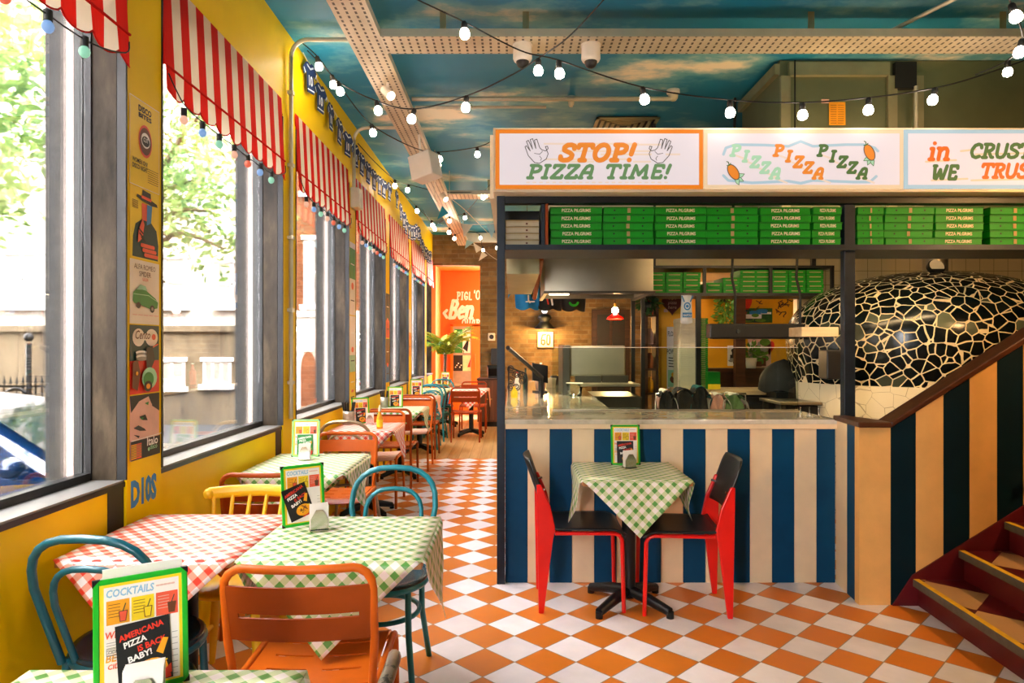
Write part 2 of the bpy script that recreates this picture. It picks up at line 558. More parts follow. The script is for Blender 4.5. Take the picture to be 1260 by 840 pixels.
# ------------------------------------------------------------------ mesh helpers
class MB:
    def __init__(s, mat=None):
        s.v, s.f, s.mi, s.sm, s.uv = [], [], [], [], {}
        s.mats = []
        s.cur = 0
        if mat:
            s.use(mat)

    def use(s, mat):
        if mat not in s.mats:
            s.mats.append(mat)
        s.cur = s.mats.index(mat)
        return s

    def add(s, vs, fs, smooth=False, uvs=None):
        b = len(s.v)
        s.v += [tuple(v) for v in vs]
        for f in fs:
            if uvs:
                s.uv[len(s.f)] = [uvs[i] for i in f]
            s.f.append([b + i for i in f])
            s.mi.append(s.cur)
            s.sm.append(smooth)
        return s

    def box(s, x0, x1, y0, y1, z0, z1):
        return s.add([(x, y, z) for z in (z0, z1) for y in (y0, y1) for x in (x0, x1)],
                     [(0, 2, 3, 1), (4, 5, 7, 6), (0, 1, 5, 4), (2, 6, 7, 3), (0, 4, 6, 2), (1, 3, 7, 5)])

    def obox(s, c, ax, ay, az):
        """box from a centre and three half-axes"""
        c, ax, ay, az = map(Vector, (c, ax, ay, az))
        vs = [c + ax * i + ay * j + az * k for k in (-1, 1) for j in (-1, 1) for i in (-1, 1)]
        return s.add(vs, [(0, 2, 3, 1), (4, 5, 7, 6), (0, 1, 5, 4), (2, 6, 7, 3), (0, 4, 6, 2), (1, 3, 7, 5)])

    def tube(s, pts, r, n=8, closed=False, caps=True):
        pts = [Vector(p) for p in pts]
        m = len(pts)
        rs = r if isinstance(r, (list, tuple)) else [r] * m
        T = []
        for i in range(m):
            a = pts[(i - 1) % m] if closed or i > 0 else pts[i]
            b = pts[(i + 1) % m] if closed or i < m - 1 else pts[i]
            d = (b - a)
            T.append(d.normalized() if d.length > 1e-9 else Vector((0, 0, 1)))
        up = Vector((0, 0, 1)) if abs(T[0].z) < .9 else Vector((1, 0, 0))
        nrm = (up - T[0] * up.dot(T[0])).normalized()
        vs = []
        for i in range(m):
            nrm = (nrm - T[i] * nrm.dot(T[i]))
            nrm = nrm.normalized() if nrm.length > 1e-6 else T[i].orthogonal().normalized()
            bi = T[i].cross(nrm)
            for k in range(n):
                a = 2 * PI * k / n
                vs.append(pts[i] + (nrm * cos(a) + bi * sin(a)) * rs[i])
        fs = []
        for i in range(m if closed else m - 1):
            j = (i + 1) % m
            for k in range(n):
                l = (k + 1) % n
                fs.append((i * n + k, i * n + l, j * n + l, j * n + k))
        s.add(vs, fs, True)
        if caps and not closed:
            s.add(vs[:n], [tuple(reversed(range(n)))])
            s.add(vs[-n:], [tuple(range(n))])
        return s

    def cyl(s, p0, p1, r0, r1=None, n=16):
        return s.tube([p0, p1], [r0, r0 if r1 is None else r1], n)

    def lathe(s, prof, c=(0, 0, 0), n=20, smooth=True, sx=1, sy=1):
        vs, fs = [], []
        for r, z in prof:
            for k in range(n):
                a = 2 * PI * k / n
                vs.append((c[0] + r * cos(a) * sx, c[1] + r * sin(a) * sy, c[2] + z))
        for i in range(len(prof) - 1):
            for k in range(n):
                l = (k + 1) % n
                fs.append((i * n + k, i * n + l, (i + 1) * n + l, (i + 1) * n + k))
        return s.add(vs, fs, smooth)

    def ball(s, c, r, n=12, sz=1.):
        m = max(4, n // 2)
        return s.lathe([(max(1e-4, r * sin(PI * i / m)), -r * sz * cos(PI * i / m)) for i in range(m + 1)], c, n)

    def ngon(s, pts):
        return s.add(pts, [tuple(range(len(pts)))])

    def ext(s, pts, vec):
        n = len(pts)
        vec = Vector(vec)
        a = [Vector(p) for p in pts]
        b = [p + vec for p in a]
        return s.add(a + b, [tuple(reversed(range(n))), tuple(range(n, 2 * n))] +
                     [(i, (i + 1) % n, n + (i + 1) % n, n + i) for i in range(n)])

    def grid(s, fn, nu, nv, smooth=True, uvf=None):
        vs = [fn(i / nu, j / nv) for j in range(nv + 1) for i in range(nu + 1)]
        w = nu + 1
        fs = [(j * w + i, j * w + i + 1, (j + 1) * w + i + 1, (j + 1) * w + i) for j in range(nv) for i in range(nu)]
        uvs = [uvf(i / nu, j / nv) for j in range(nv + 1) for i in range(nu + 1)] if uvf else None
        return s.add(vs, fs, smooth, uvs)

    def mesh(s, name):
        me = bpy.data.meshes.new(name)
        me.from_pydata(s.v, [], s.f)
        for m in s.mats:
            me.materials.append(M[m])
        me.polygons.foreach_set('material_index', s.mi)
        me.polygons.foreach_set('use_smooth', s.sm)
        if s.uv:
            lay = me.uv_layers.new(name='uv')
            for p in me.polygons:
                u = s.uv.get(p.index)
                if u:
                    for k, li in enumerate(p.loop_indices):
                        lay.data[li].uv = u[k]
        me.update()
        return me


def kids(o):
    return [c for c in ALL if c.parent == o]


ALL = []
OFFS = {}


def tag(o, label=None, cat=None, group=None, kind=None):
    for k, v in (('label', label), ('category', cat), ('group', group), ('kind', kind)):
        if v:
            o[k] = v
    return o


def thing(name, label, cat, loc=(0, 0, 0), rz=0., group=None, world=False, kind=None):
    """an Empty at the base of a thing; world=True: its parts are given in room coordinates"""
    o = bpy.data.objects.new(name, None)
    o.empty_display_size = .1
    col.objects.link(o)
    o.location = loc
    o.rotation_euler = (0, 0, rz)
    ALL.append(o)
    OFFS[o.name] = Vector(loc) if world else Vector((0, 0, 0))
    return tag(o, label, cat, group, kind)


def part(name, mb, parent, bevel=0., seg=2, solid=0., sub=0, label=None, autosmooth=False, kind=None):
    off = OFFS.get(parent.name, Vector((0, 0, 0))) if parent else Vector((0, 0, 0))
    if off.length > 0:
        mb.v = [tuple(Vector(v) - off) for v in mb.v]
    me = mb.mesh(name)
    o = bpy.data.objects.new(name, me)
    col.objects.link(o)
    o.parent = parent
    OFFS[o.name] = off
    ALL.append(o)
    mods(o, bevel, seg, solid, sub)
    if label:
        o['label'] = label
    if kind:
        o['kind'] = kind
    return o


def mods(o, bevel=0., seg=2, solid=0., sub=0):
    if solid:
        m = o.modifiers.new('thickness', 'SOLIDIFY'); m.thickness = solid; m.offset = 0
    if bevel:
        m = o.modifiers.new('bevel', 'BEVEL'); m.width = bevel; m.segments = seg; m.limit_method = 'ANGLE'
    if sub:
        m = o.modifiers.new('subdivision', 'SUBSURF'); m.levels = sub; m.render_levels = sub


def single(name, mb, label, cat, group=None, kind=None, bevel=0., seg=2, solid=0., sub=0):
    """a thing of one mesh, given in room coordinates; its origin goes to the middle of its base"""
    xs = [v[0] for v in mb.v]; ys = [v[1] for v in mb.v]; zs = [v[2] for v in mb.v]
    c = Vector(((min(xs) + max(xs)) / 2, (min(ys) + max(ys)) / 2, min(zs)))
    mb.v = [tuple(Vector(v) - c) for v in mb.v]
    o = bpy.data.objects.new(name, mb.mesh(name))
    o.location = c
    OFFS[o.name] = c
    col.objects.link(o)
    ALL.append(o)
    mods(o, bevel, seg, solid, sub)
    return tag(o, label, cat, group, kind)


def struct(name, mb, parent=None, bevel=0.):
    o = bpy.data.objects.new(name, mb.mesh(name))
    col.objects.link(o)
    o.parent = parent
    ALL.append(o)
    mods(o, bevel)
    if parent is None:
        o['kind'] = 'structure'
    return o


def dup(root, loc=None, rz=None, label=None, group=None, name=None):
    """a copy of a thing and of each of its parts and sub-parts; meshes are shared"""
    def rec(o, par):
        c = o.copy()
        col.objects.link(c)
        if par:
            c.parent = par
        ALL.append(c)
        for k in kids(o):
            rec(k, c)
        return c
    c = rec(root, None)
    if loc is not None:
        c.location = loc
    if rz is not None:
        c.rotation_euler = (0, 0, rz)
    return tag(c, label, None, group)


def arc(c, r, a0, a1, n, u=(1, 0, 0), v=(0, 0, 1)):
    c, u, v = Vector(c), Vector(u), Vector(v)
    return [c + u * r * cos(R(a0 + (a1 - a0) * i / n)) + v * r * sin(R(a0 + (a1 - a0) * i / n)) for i in range(n + 1)]


def smooth_path(pts, k=6):
    pts = [Vector(p) for p in pts]
    out = []
    for i in range(len(pts) - 1):
        p0 = pts[max(i - 1, 0)]; p1 = pts[i]; p2 = pts[i + 1]; p3 = pts[min(i + 2, len(pts) - 1)]
        for j in range(k):
            t = j / k
            out.append(.5 * ((2 * p1) + (p2 - p0) * t + (2 * p0 - 5 * p1 + 4 * p2 - p3) * t * t + (3 * p1 - p0 - 3 * p2 + p3) * t ** 3))
    return out + [pts[-1]]


# ------------------------------------------------------------------ flat artwork: lettering, posters, menus
TXT = {}


def text_mesh(body, shear=0., bold=0.):
    key = (body, shear, bold)
    if key not in TXT:
        c = bpy.data.curves.new('lettering', 'FONT')
        c.body = body; c.size = 1.; c.shear = shear; c.offset = bold; c.resolution_u = 2
        o = bpy.data.objects.new('lettering', c)
        me = bpy.data.meshes.new_from_object(o)
        vs = [(v.co.x, v.co.y) for v in me.vertices]
        fs = [tuple(p.vertices) for p in me.polygons]
        bpy.data.meshes.remove(me); bpy.data.objects.remove(o); bpy.data.curves.remove(c)
        TXT[key] = (vs, fs)
    return TXT[key]


def circ(cx, cy, rx, ry=None, n=18, a0=0):
    ry = rx if ry is None else ry
    return [(cx + rx * cos(2 * PI * i / n + a0), cy + ry * sin(2 * PI * i / n + a0)) for i in range(n)]


GL = {  # rounded heavy lettering drawn as strokes in a unit-high box: (width, strokes)
    'S': (.62, [[(.60, .74), (.58, .90), (.42, .97), (.24, .95), (.12, .82), (.14, .65), (.30, .56), (.46, .48), (.58, .36), (.57, .18), (.44, .06), (.24, .03), (.08, .10), (.05, .26)]]),
    'T': (.70, [[(.03, .80), (.05, .96), (.68, .96), (.70, .80)], [(.36, .95), (.36, .05)], [(.24, .04), (.48, .04)]]),
    'O': (.72, [[(.36 + .32 * cos(2 * PI * i / 16), .5 + .47 * sin(2 * PI * i / 16)) for i in range(17)]]),
    'P': (.66, [[(.18, .96), (.18, .05)], [(.05, .96), (.42, .96), (.60, .86), (.62, .70), (.54, .54), (.38, .48), (.18, .48)], [(.05, .04), (.32, .04)]]),
    '!': (.24, [[(.15, .98), (.11, .40)], [(.16, .98), (.11, .6)], [(.09, .05), (.10, .06)]]),
    'I': (.36, [[(.18, .95), (.18, .05)], [(.06, .96), (.30, .96)], [(.06, .04), (.30, .04)]]),
    'Z': (.66, [[(.07, .80), (.08, .96), (.60, .96), (.06, .04), (.60, .04), (.62, .20)]]),
    'A': (.70, [[(.06, .04), (.14, .5), (.28, .88), (.42, .96), (.56, .90), (.60, .7), (.60, .04)], [(.14, .42), (.58, .42)], [(.0, .04), (.16, .04)], [(.52, .04), (.70, .04)]]),
    'M': (.92, [[(.08, .04), (.16, .95), (.44, .25), (.74, .95), (.82, .04)], [(.0, .04), (.2, .04)], [(.72, .04), (.92, .04)]]),
    'E': (.60, [[(.58, .80), (.56, .96), (.14, .96), (.14, .04), (.56, .04), (.58, .2)], [(.14, .52), (.46, .52)]]),
    'W': (.92, [[(.06, .96), (.16, .10), (.28, .06), (.46, .7), (.60, .08), (.72, .08), (.86, .96)], [(.0, .96), (.16, .96)]]),
    'C': (.66, [[(.62, .72), (.58, .90), (.40, .97), (.20, .88), (.08, .62), (.08, .38), (.20, .12), (.40, .03), (.60, .12)]]),
    'R': (.70, [[(.18, .96), (.18, .05)], [(.05, .96), (.42, .96), (.58, .86), (.60, .70), (.52, .56), (.38, .5), (.18, .5)], [(.36, .5), (.58, .06), (.68, .05)], [(.06, .04), (.30, .04)]]),
    'U': (.70, [[(.08, .96), (.10, .3), (.20, .07), (.36, .03), (.52, .08), (.62, .3), (.62, .96)]]),
    'i': (.28, [[(.14, .62), (.14, .05)], [(.04, .62), (.14, .62)], [(.04, .04), (.24, .04)], [(.15, .92), (.16, .92)]]),
    'n': (.60, [[(.12, .64), (.12, .04)], [(.02, .64), (.12, .64)], [(.12, .48), (.26, .64), (.42, .64), (.50, .5), (.50, .04)], [(.44, .04), (.60, .04)]]),
    'B': (.64, [[(.14, .04), (.14, .96), (.42, .94), (.54, .78), (.46, .58), (.16, .52), (.48, .48), (.58, .28), (.48, .07), (.14, .04)]]),
    'e': (.52, [[(.10, .34), (.46, .40), (.42, .58), (.24, .64), (.09, .48), (.09, .2), (.24, .04), (.46, .12)]]),
    'Q': (.74, [[(.36 + .32 * cos(2 * PI * i / 16), .5 + .47 * sin(2 * PI * i / 16)) for i in range(17)], [(.42, .26), (.72, -.06)]]),
    'G': (.70, [[(.62, .74), (.5, .94), (.34, .97), (.16, .84), (.07, .5), (.18, .14), (.38, .03), (.58, .1), (.62, .42), (.42, .42)]]),
    'L': (.58, [[(.12, .96), (.12, .04), (.54, .04)]]),
    "'": (.2, [[(.1, .98), (.06, .74)]]),
    'l': (.3, [[(.14, .98), (.12, .1), (.26, .04)]]),
    ' ': (.4, []),
}


class Art:
    """draws flat shapes on a plane: o = lower left corner, u = right, v = up; each layer lies a little in front of the last"""
    def __init__(s, mb, o, u, v, step=.0006, base=.0006):
        s.mb, s.o = mb, Vector(o)
        s.u, s.v = Vector(u).normalized(), Vector(v).normalized()
        s.nrm = s.u.cross(s.v).normalized()
        s.d, s.step = base, step

    def p(s, a, b):
        return s.o + s.u * a + s.v * b + s.nrm * s.d

    def layer(s, k=1):
        s.d += s.step * k
        return s

    def rect(s, x0, y0, x1, y1, mat):
        s.mb.use(mat).ngon([s.p(x0, y0), s.p(x1, y0), s.p(x1, y1), s.p(x0, y1)])
        return s.layer()

    def poly(s, pts, mat):
        s.mb.use(mat).ngon([s.p(*q) for q in pts])
        return s.layer()

    def line(s, pts, w, mat, closed=False):
        s.mb.use(mat)
        if closed:
            pts = list(pts) + [pts[0]]
        for a, b in zip(pts[:-1], pts[1:]):
            d = Vector((b[0] - a[0], b[1] - a[1]))
            if d.length < 1e-7:
                continue
            d.normalize()
            q = Vector((-d.y, d.x)) * w / 2
            s.d += 5e-6
            s.mb.ngon([s.p(a[0] - q.x, a[1] - q.y), s.p(b[0] - q.x, b[1] - q.y), s.p(b[0] + q.x, b[1] + q.y), s.p(a[0] + q.x, a[1] + q.y)])
        for a in pts:
            s.d += 5e-6
            s.mb.ngon([s.p(*q) for q in circ(a[0], a[1], w / 2, n=10)])
        return s.layer(.02)

    def glyphs(s, body, x, y, h, w, mat, shear=.25, gap=.16, squeeze=1., step=(0, 0), wob=0.):
        """returns the pen position after the word"""
        for i, ch in enumerate(body):
            gw, strokes = GL[ch]
            for st in strokes:
                s.line([(x + (a * squeeze + b * shear) * h, y + b * h + wob * sin(i * 2.1) * h) for a, b in st], w, mat)
            x += (gw * squeeze + gap) * h + step[0]
            y += step[1]
        return x

    def text(s, body, x, y, size, mat, shear=0., bold=0., width=None, ang=0., center=False):
        vs, fs = text_mesh(body, shear, bold)
        if not vs:
            return s
        x0 = min(v[0] for v in vs); x1 = max(v[0] for v in vs)
        k = size if width is None else width / (x1 - x0)
        ca, sa = cos(R(ang)), sin(R(ang))
        out = []
        for a, b in vs:
            a = (a - x0) * k - ((x1 - x0) * k / 2 if center else 0)
            b = b * size
            out.append(s.p(x + a * ca - b * sa, y + a * sa + b * ca))
        s.mb.use(mat).add(out, fs)
        return s.layer()
# ------------------------------------------------------------------ the room
WX = -1.56            # inner face of the window wall
CEIL = 3.63
BACK = 13.4
RIGHT = 5.6
FRONT = -1.0
PITCH, PW = 1.87, .27
pil = [2.741 + PITCH * k for k in range(-3, 7)]
pil[1] = -1.0       # near edge of each pillar
NK = len(pil)
SILL = .917

struct('floor', MB('floor_tiles').box(-1.62, RIGHT, FRONT, 8.79, -.12, 0))
struct('floor_boards', MB('floorboards').box(-1.62, RIGHT, 8.79, 14.9, -.12, 0))
struct('ceiling', MB('painted_sky').box(-1.9, RIGHT, FRONT, 14.9, CEIL, CEIL + .15))
struct('wall_right', MB('dark_wall').box(RIGHT, RIGHT + .15, FRONT, 14.9, -.1, CEIL))
FW0, FW1, FZ0, FZ1 = -1.25, -.85, .8, 2.9     # slim unseen window, added behind the camera as front fill light
wf = MB('dark_wall')  # unseen wall, kept dark so it bounces little light back
wf.box(-1.74, FW0, FRONT - .15, FRONT, -.1, CEIL).box(FW1, RIGHT, FRONT - .15, FRONT, -.1, CEIL)
wf.box(FW0, FW1, FRONT - .15, FRONT, -.1, FZ0).box(FW0, FW1, FRONT - .15, FRONT, FZ1, CEIL)
struct('wall_front', wf)
ld = bpy.data.lights.new('daylight_portal', 'AREA')
ld.shape = 'RECTANGLE'; ld.size = FW1 - FW0; ld.size_y = FZ1 - FZ0
ld.cycles.is_portal = True
lo = bpy.data.objects.new('daylight_portal', ld)
lo.location = ((FW0 + FW1) / 2, FRONT - .16, (FZ0 + FZ1) / 2)
lo.rotation_euler = (PI / 2, 0, 0)
col.objects.link(lo)
fb = MB('frame_black')
for x0, x1, z0, z1 in ((FW0, FW1, FZ0, FZ0 + .05), (FW0, FW1, FZ1 - .05, FZ1), (FW0, FW0 + .04, FZ0, FZ1), (FW1 - .04, FW1, FZ0, FZ1)):
    fb.box(x0, x1, FRONT - .1, FRONT - .05, z0, z1)
fw = struct('window_9', fb)
struct('window_pane', MB('window_glass').box(FW0, FW1, FRONT - .08, FRONT - .074, FZ0, FZ1), fw)

GX = -1.70            # plane of the recessed glass
w = MB('yellow_wall')
w.box(-1.74, WX, FRONT, BACK, 3.0, CEIL)                          # band over the windows
w.box(-1.74, WX, FRONT, .95, 0, 3.02)                             # unseen bay beside the lens, walled up to cut daylight
for k, y0 in enumerate(pil):
    if k < 2:
        continue
    if y0 < BACK:
        w.box(-1.74, WX + .012, y0, min(y0 + PW, BACK), 0, 3.02)
    a, b = y0 + PW, (pil[k + 1] if k + 1 < NK else BACK)
    if a < BACK:
        b = min(b, BACK)
        w.box(-1.74, WX, a, min(b - .11, BACK), 0, SILL - .012)
struct('wall_left', w)
sb = MB('frame_black')
for k, y0 in enumerate(pil):
    if 2 <= k and y0 < BACK:
        sb.box(-1.74, WX + .003, y0 - .11, y0 - .003, 0, SILL - .012)
        sb.box(WX - .02, WX + .016, y0 - .012, y0, SILL, 3.0)
        sb.box(WX - .02, WX + .016, min(y0 + PW, BACK), min(y0 + PW + .012, BACK + .01), SILL, 3.0)
struct('trim_1', sb)

for k in range(2, NK):
    a = pil[k] + PW + .002
    b = (pil[k + 1] if k + 1 < NK else BACK) - .002
    if a >= BACK - .3:
        continue
    b = min(b, BACK)
    f = MB('frame_black')
    f.box(GX - .02, GX + .02, a, b, SILL, SILL + .03)
    f.box(GX - .02, GX + .02, a, b, 2.97, 3.01)
    f.box(GX - .02, GX + .02, a, a + .018, SILL, 3.0)
    f.box(GX - .008, GX + .022, b - .02, b, SILL, 3.0)
    f.use('frame_grey').box(GX - .04, GX - .008, b - .028, b, SILL + .0, 3.0)
    f.use('frame_pink').box(GX - .068, GX - .04, b - .03, b, SILL + .0, 3.0)
    win = struct('window_%d' % (k - 1), f)
    struct('window_pane', MB('window_glass').box(GX - .003, GX + .003, a + .01, b - .022, SILL + .02, 2.99), win)
    struct('window_stone_panel', MB('dark_granite').box(GX + .022, WX - .021, b - .012, b - .001, SILL, 3.0), win)
    s = MB('sill_grey').box(GX - .02, WX + .004, a - .0, b, SILL - .008, SILL)
    s.use('frame_black').box(GX - .02, WX + .008, a - .0, b, SILL - .028, SILL - .008)
    struct('window_sill', s, win)
    # daylight guide in the opening (samples the sky better, gives no light of its own)
    ld = bpy.data.lights.new('daylight_portal', 'AREA')
    ld.shape = 'RECTANGLE'; ld.size = 2.05; ld.size_y = b - a
    ld.cycles.is_portal = True
    lo = bpy.data.objects.new('daylight_portal', ld)
    lo.location = (GX - .03, (a + b) / 2, (SILL + 3) / 2)
    lo.rotation_euler = (0, -PI / 2, 0)
    col.objects.link(lo)

# stone piers of the facade, outside each pillar
for k, y0 in enumerate(pil):
    if 2 <= k and y0 < 14:
        struct('wall_outside_pier', MB('grey_stone').box(-1.86, -1.768, y0 - .02, y0 + PW + .02, -.4, 4.2))
struct('wall_outside_base', MB('grey_stone').box(-1.86, -1.745, FRONT, 14.9, -.4, SILL - .1))
struct('wall_outside_head', MB('grey_stone').box(-1.9, -1.745, FRONT, 14.9, 3.0, 4.4))

# far end: brick wall with a tall opening into an orange recess
b = MB('london_brick')
b.box(-1.62, RIGHT, BACK, BACK + .2, 3.03, CEIL)
b.box(-.63, RIGHT, BACK, BACK + .2, 0, 3.03)
struct('wall_back', b)
o = MB('orange_wall')
o.box(-1.62, -1.5, BACK, 14.6, 0, 3.03)
o.box(-1.5, -.3, 14.45, 14.6, 0, 3.03)
o.box(-1.5, -.3, BACK + .2, 14.6, 3.03, 3.1)
struct('wall_recess', o)
a = Art(MB('orange_wall'), (-1.5, 14.447, 0), (1, 0, 0), (0, 0, 1))
s = .034
a.glyphs("PIGL", .33, 2.42, .17, .03, 'ink_white', .05, .14, .62)
a.glyphs("'O", .69, 2.43, .19, .03, 'ink_white', .05, .1, .62)
a.glyphs('Ben', .14, 2.02, .40, .07, 'ink_white', .2, .04, .68)
a.glyphs('QUAR', .44, 1.84, .17, .03, 'ink_white', .05, .14, .62)
a.glyphs('Ol', .62, 1.54, .25, .05, 'ink_white', .2, .08, .8)
a.line([(.12, 2.05), (.06, 2.14), (.12, 2.2)], .06, 'ink_white')
single('wall_lettering', a.mb, 'white hand-painted lettering on the orange wall of the far recess', 'lettering')

# glazed orange door in the recess with posters behind it
d = thing('poster_door', 'orange framed door with posters in the far recess', 'door', (-1.02, 14.36, 0), world=True)
f = MB('orange_wall')
f.box(-1.30, -1.24, 14.38, 14.44, 0, 1.9).box(-.86, -.62, 14.38, 14.44, 0, 1.9).box(-1.3, -.62, 14.38, 14.44, 1.86, 1.92).box(-1.24, -.86, 14.38, 14.44, .0, .3)
part('door_frame', f, d, .004)
a = Art(MB('paper'), (-1.24, 14.40, .3), (1, 0, 0), (0, 0, 1))
a.rect(0, 0, .38, 1.56, 'ink_grey')
a.rect(0.03, 1.0, .2, 1.5, 'ink_green'); a.rect(.2, 1.0, .36, 1.5, 'ink_white')
a.poly([(.2, 1.1), (.34, 1.35), (.3, 1.02)], 'ink_black')
a.rect(.0, .62, .2, .95, 'ink_black')
for i in range(5):
    a.poly(circ(.05 + .03 * i, .7 + .04 * (i % 3), .014), 'ink_white')
a.rect(.2, .62, .37, .95, 'ink_mint'); a.poly([(.3, .7), (.37, .9), (.36, .7)], 'ink_red')
a.rect(0, 0, .38, .6, 'ink_grey')
rnd = random.Random(3)
for i in range(40):
    x, y = rnd.random() * .34, rnd.random() * .54
    a.d = .004
    a.poly(circ(x + .02, y + .03, .02 + .02 * rnd.random(), .015, 6, rnd.random()), rnd.choice(['ink_black', 'ink_white', 'paper']))
part('poster_glass', a.mb, d)
part('door_handle', MB('orange_metal').tube([(-.78, 14.36, .95), (-.78, 14.32, .97), (-.78, 14.32, 1.25), (-.78, 14.36, 1.27)], .014), d)

# ------------------------------------------------------------------ outdoors
struct('ground', MB('asphalt').box(-60, -1.72, -25, 60, -.6, -.4))
struct('pavement', MB('pavement').box(-2.6, -1.72, -10, 40, -.4, -.33))


def sash_window(bm, x0, x1, z0, z1, Y, bars=2, rows=2):
    bm.use('white_plain')
    bm.box(x0 - .08, x1 + .08, Y - .06, Y + .05, z1, z1 + .1)
    bm.box(x0 - .1, x1 + .1, Y - .12, Y + .05, z0 - .12, z0)
    for i in range(bars + 1):
        x = x0 + (x1 - x0) * i / bars
        bm.box(x - .03, x + .03, Y - .03, Y + .05, z0, z1)
    for j in range(rows + 1):
        z = z0 + (z1 - z0) * j / rows
        bm.box(x0, x1, Y - .03, Y + .05, z - .03, z + .03)
    return bm


h = thing('white_building', 'pale stucco building across the street with barred basement windows', 'building', (-9, 16.5, -.4), world=True)
wl = MB('stucco_stained')
wl.box(-17, -5.3, 16, 20, -.4, 1.78)
wl.box(-17, -5.25, 15.9, 20, 1.78, 1.92)
wl.use('facade_white').box(-17, -5.3, 16.05, 20, 1.92, 11)
part('wall', wl, h)
for (x0, x1, z0, z1) in ((-8.5, -7.68, .5, 1.08), (-7.2, -6.6, .55, 1.08), (-8.6, -7.65, 2.4, 3.5), (-11.9, -11.0, 2.4, 3.6), (-6.9, -6.2, 2.4, 3.4), (-8.6, -7.65, 5, 6.3)):
    f = part('window', sash_window(MB(), x0, x1, z0, z1, 16.0, 3 if z1 < 2 else 2, 1 if z1 < 2 else 2), h)
    part('pane', MB('ink_grey').box(x0, x1, 15.985, 15.995, z0, z1), f)

h = thing('brick_building', 'orange brick building with an arched doorway beyond the windows', 'building', (-3.9, 16.5, -.4), world=True)
wl = MB('orange_brick')
wl.box(-5.15, -2.2, 15.8, 20, 2.2, 11)
wl.use('facade_white').box(-5.15, -2.2, 15.75, 20, -.4, 2.12).box(-5.2, -2.2, 15.7, 20, 2.12, 2.26)
part('wall', wl, h)
ar = [(-4.86, -.4), (-4.52, -.4), (-4.52, .95)] + [(-4.69 + .17 * cos(R(t)), .95 + .36 * sin(R(t))) for t in range(15, 180, 15)] + [(-4.86, .95)]
part('doorway', MB('ink_brown').ext([(x, 15.72, z) for x, z in ar], (0, .05, 0)), h)
f = part('window', sash_window(MB(), -4.78, -4.45, 2.4, 3.9, 15.8), h)
part('pane', MB('ink_grey').box(-4.78, -4.45, 15.785, 15.795, 2.4, 3.9), f)
f = part('window', sash_window(MB(), -4.8, -4.4, 5.0, 6.4, 15.8), h)
part('pane', MB('ink_grey').box(-4.8, -4.4, 15.785, 15.795, 5.0, 6.4), f)
part('keystone', MB('facade_white').box(-4.8, -4.58, 15.68, 15.8, 1.32, 1.55), h)

h = thing('sky_blocking_terrace', 'unseen brown stone terrace added across the street to block low sky light', 'building', (-13.5, 0, -.4), world=True)  # out of view, added to hold low daylight off the room's right side
part('wall', MB('stucco_stained').box(-16.5, -11.6, -16, 13.3, -.4, 11.5), h)
part('cornice', MB('facade_white').box(-16.6, -11.4, -16, 13.35, 11.5, 11.8), h)
for i in range(7):
    for z0 in (.8, 4.3, 7.8):
        y = -13.5 + 4 * i
        f = part('window', MB('white_plain').box(-11.62, -11.5, y - .7, y + .7, z0 - .1, z0).box(-11.62, -11.55, y - .6, y - .52, z0, z0 + 1.9).box(-11.62, -11.55, y + .52, y + .6, z0, z0 + 1.9).box(-11.62, -11.55, y - .6, y + .6, z0 + 1.85, z0 + 1.95).box(-11.62, -11.56, y - .6, y + .6, z0 + .9, z0 + .96), h)
        part('pane', MB('car_glass').box(-11.61, -11.59, y - .55, y + .55, z0, z0 + 1.9), f)

# iron railings on a low wall
rl = thing('iron_railings', 'black spiked iron railings before the pale wall outside', 'railings', (-10, 13.6, -.4), world=True)
part('plinth', MB('stucco_stained').box(-12.5, -8.6, 13.5, 13.8, -.4, -.12), rl)
for z in (-.02, .62):
    part('rail', MB('frame_black').box(-12.5, -8.7, 13.63, 13.68, z, z + .04), rl)
for i in range(30):
    x = -12.4 + i * .125
    part('bar', MB('frame_black').cyl((x, 13.655, -.12), (x, 13.655, .72), .017, n=6).cyl((x, 13.655, .7), (x, 13.655, .86), .03, .002, 6), rl)
part('scroll', MB('frame_black').tube([(-9.55, 13.5, -.1), (-9.55, 13.5, 1.5)], .05, 8).tube(arc((-9.8, 13.5, .3), .3, 0, 330, 20), .035, 8).ball((-9.55, 13.5, 1.62), .09), rl)

# parked car, its flank towards the windows' near end
cr = thing('parked_car', 'dark blue hatchback car parked at the kerb outside', 'car', (-4.4, 5.9, -.4), world=True)
CX0, CYC = -2.38, 5.86


def cpt(al, side, z):
    return (CX0 - al, CYC + side, z - .4)


prof = [(0, .28), (-.02, .55), (.1, .72), (.95, .90), (1.72, 1.36), (2.3, 1.45), (3.3, 1.42), (3.9, 1.04), (4.07, .9), (4.1, .35), (3.95, .22), (.15, .22)]
NX = 10


def car_sec(i):
    t = -1 + 2 * i / NX
    out = []
    for (y, z) in prof:
        tuck = .17 * max(0, (z - .85) / .6)          # cabin leans in
        hw = .86 - tuck
        sh = 1 - .03 * abs(t) ** 3
        out.append(cpt(2.05 + (y - 2.05) * sh, t * hw, .22 + (z - .22) * (1 - .07 * abs(t) ** 4)))
    return out


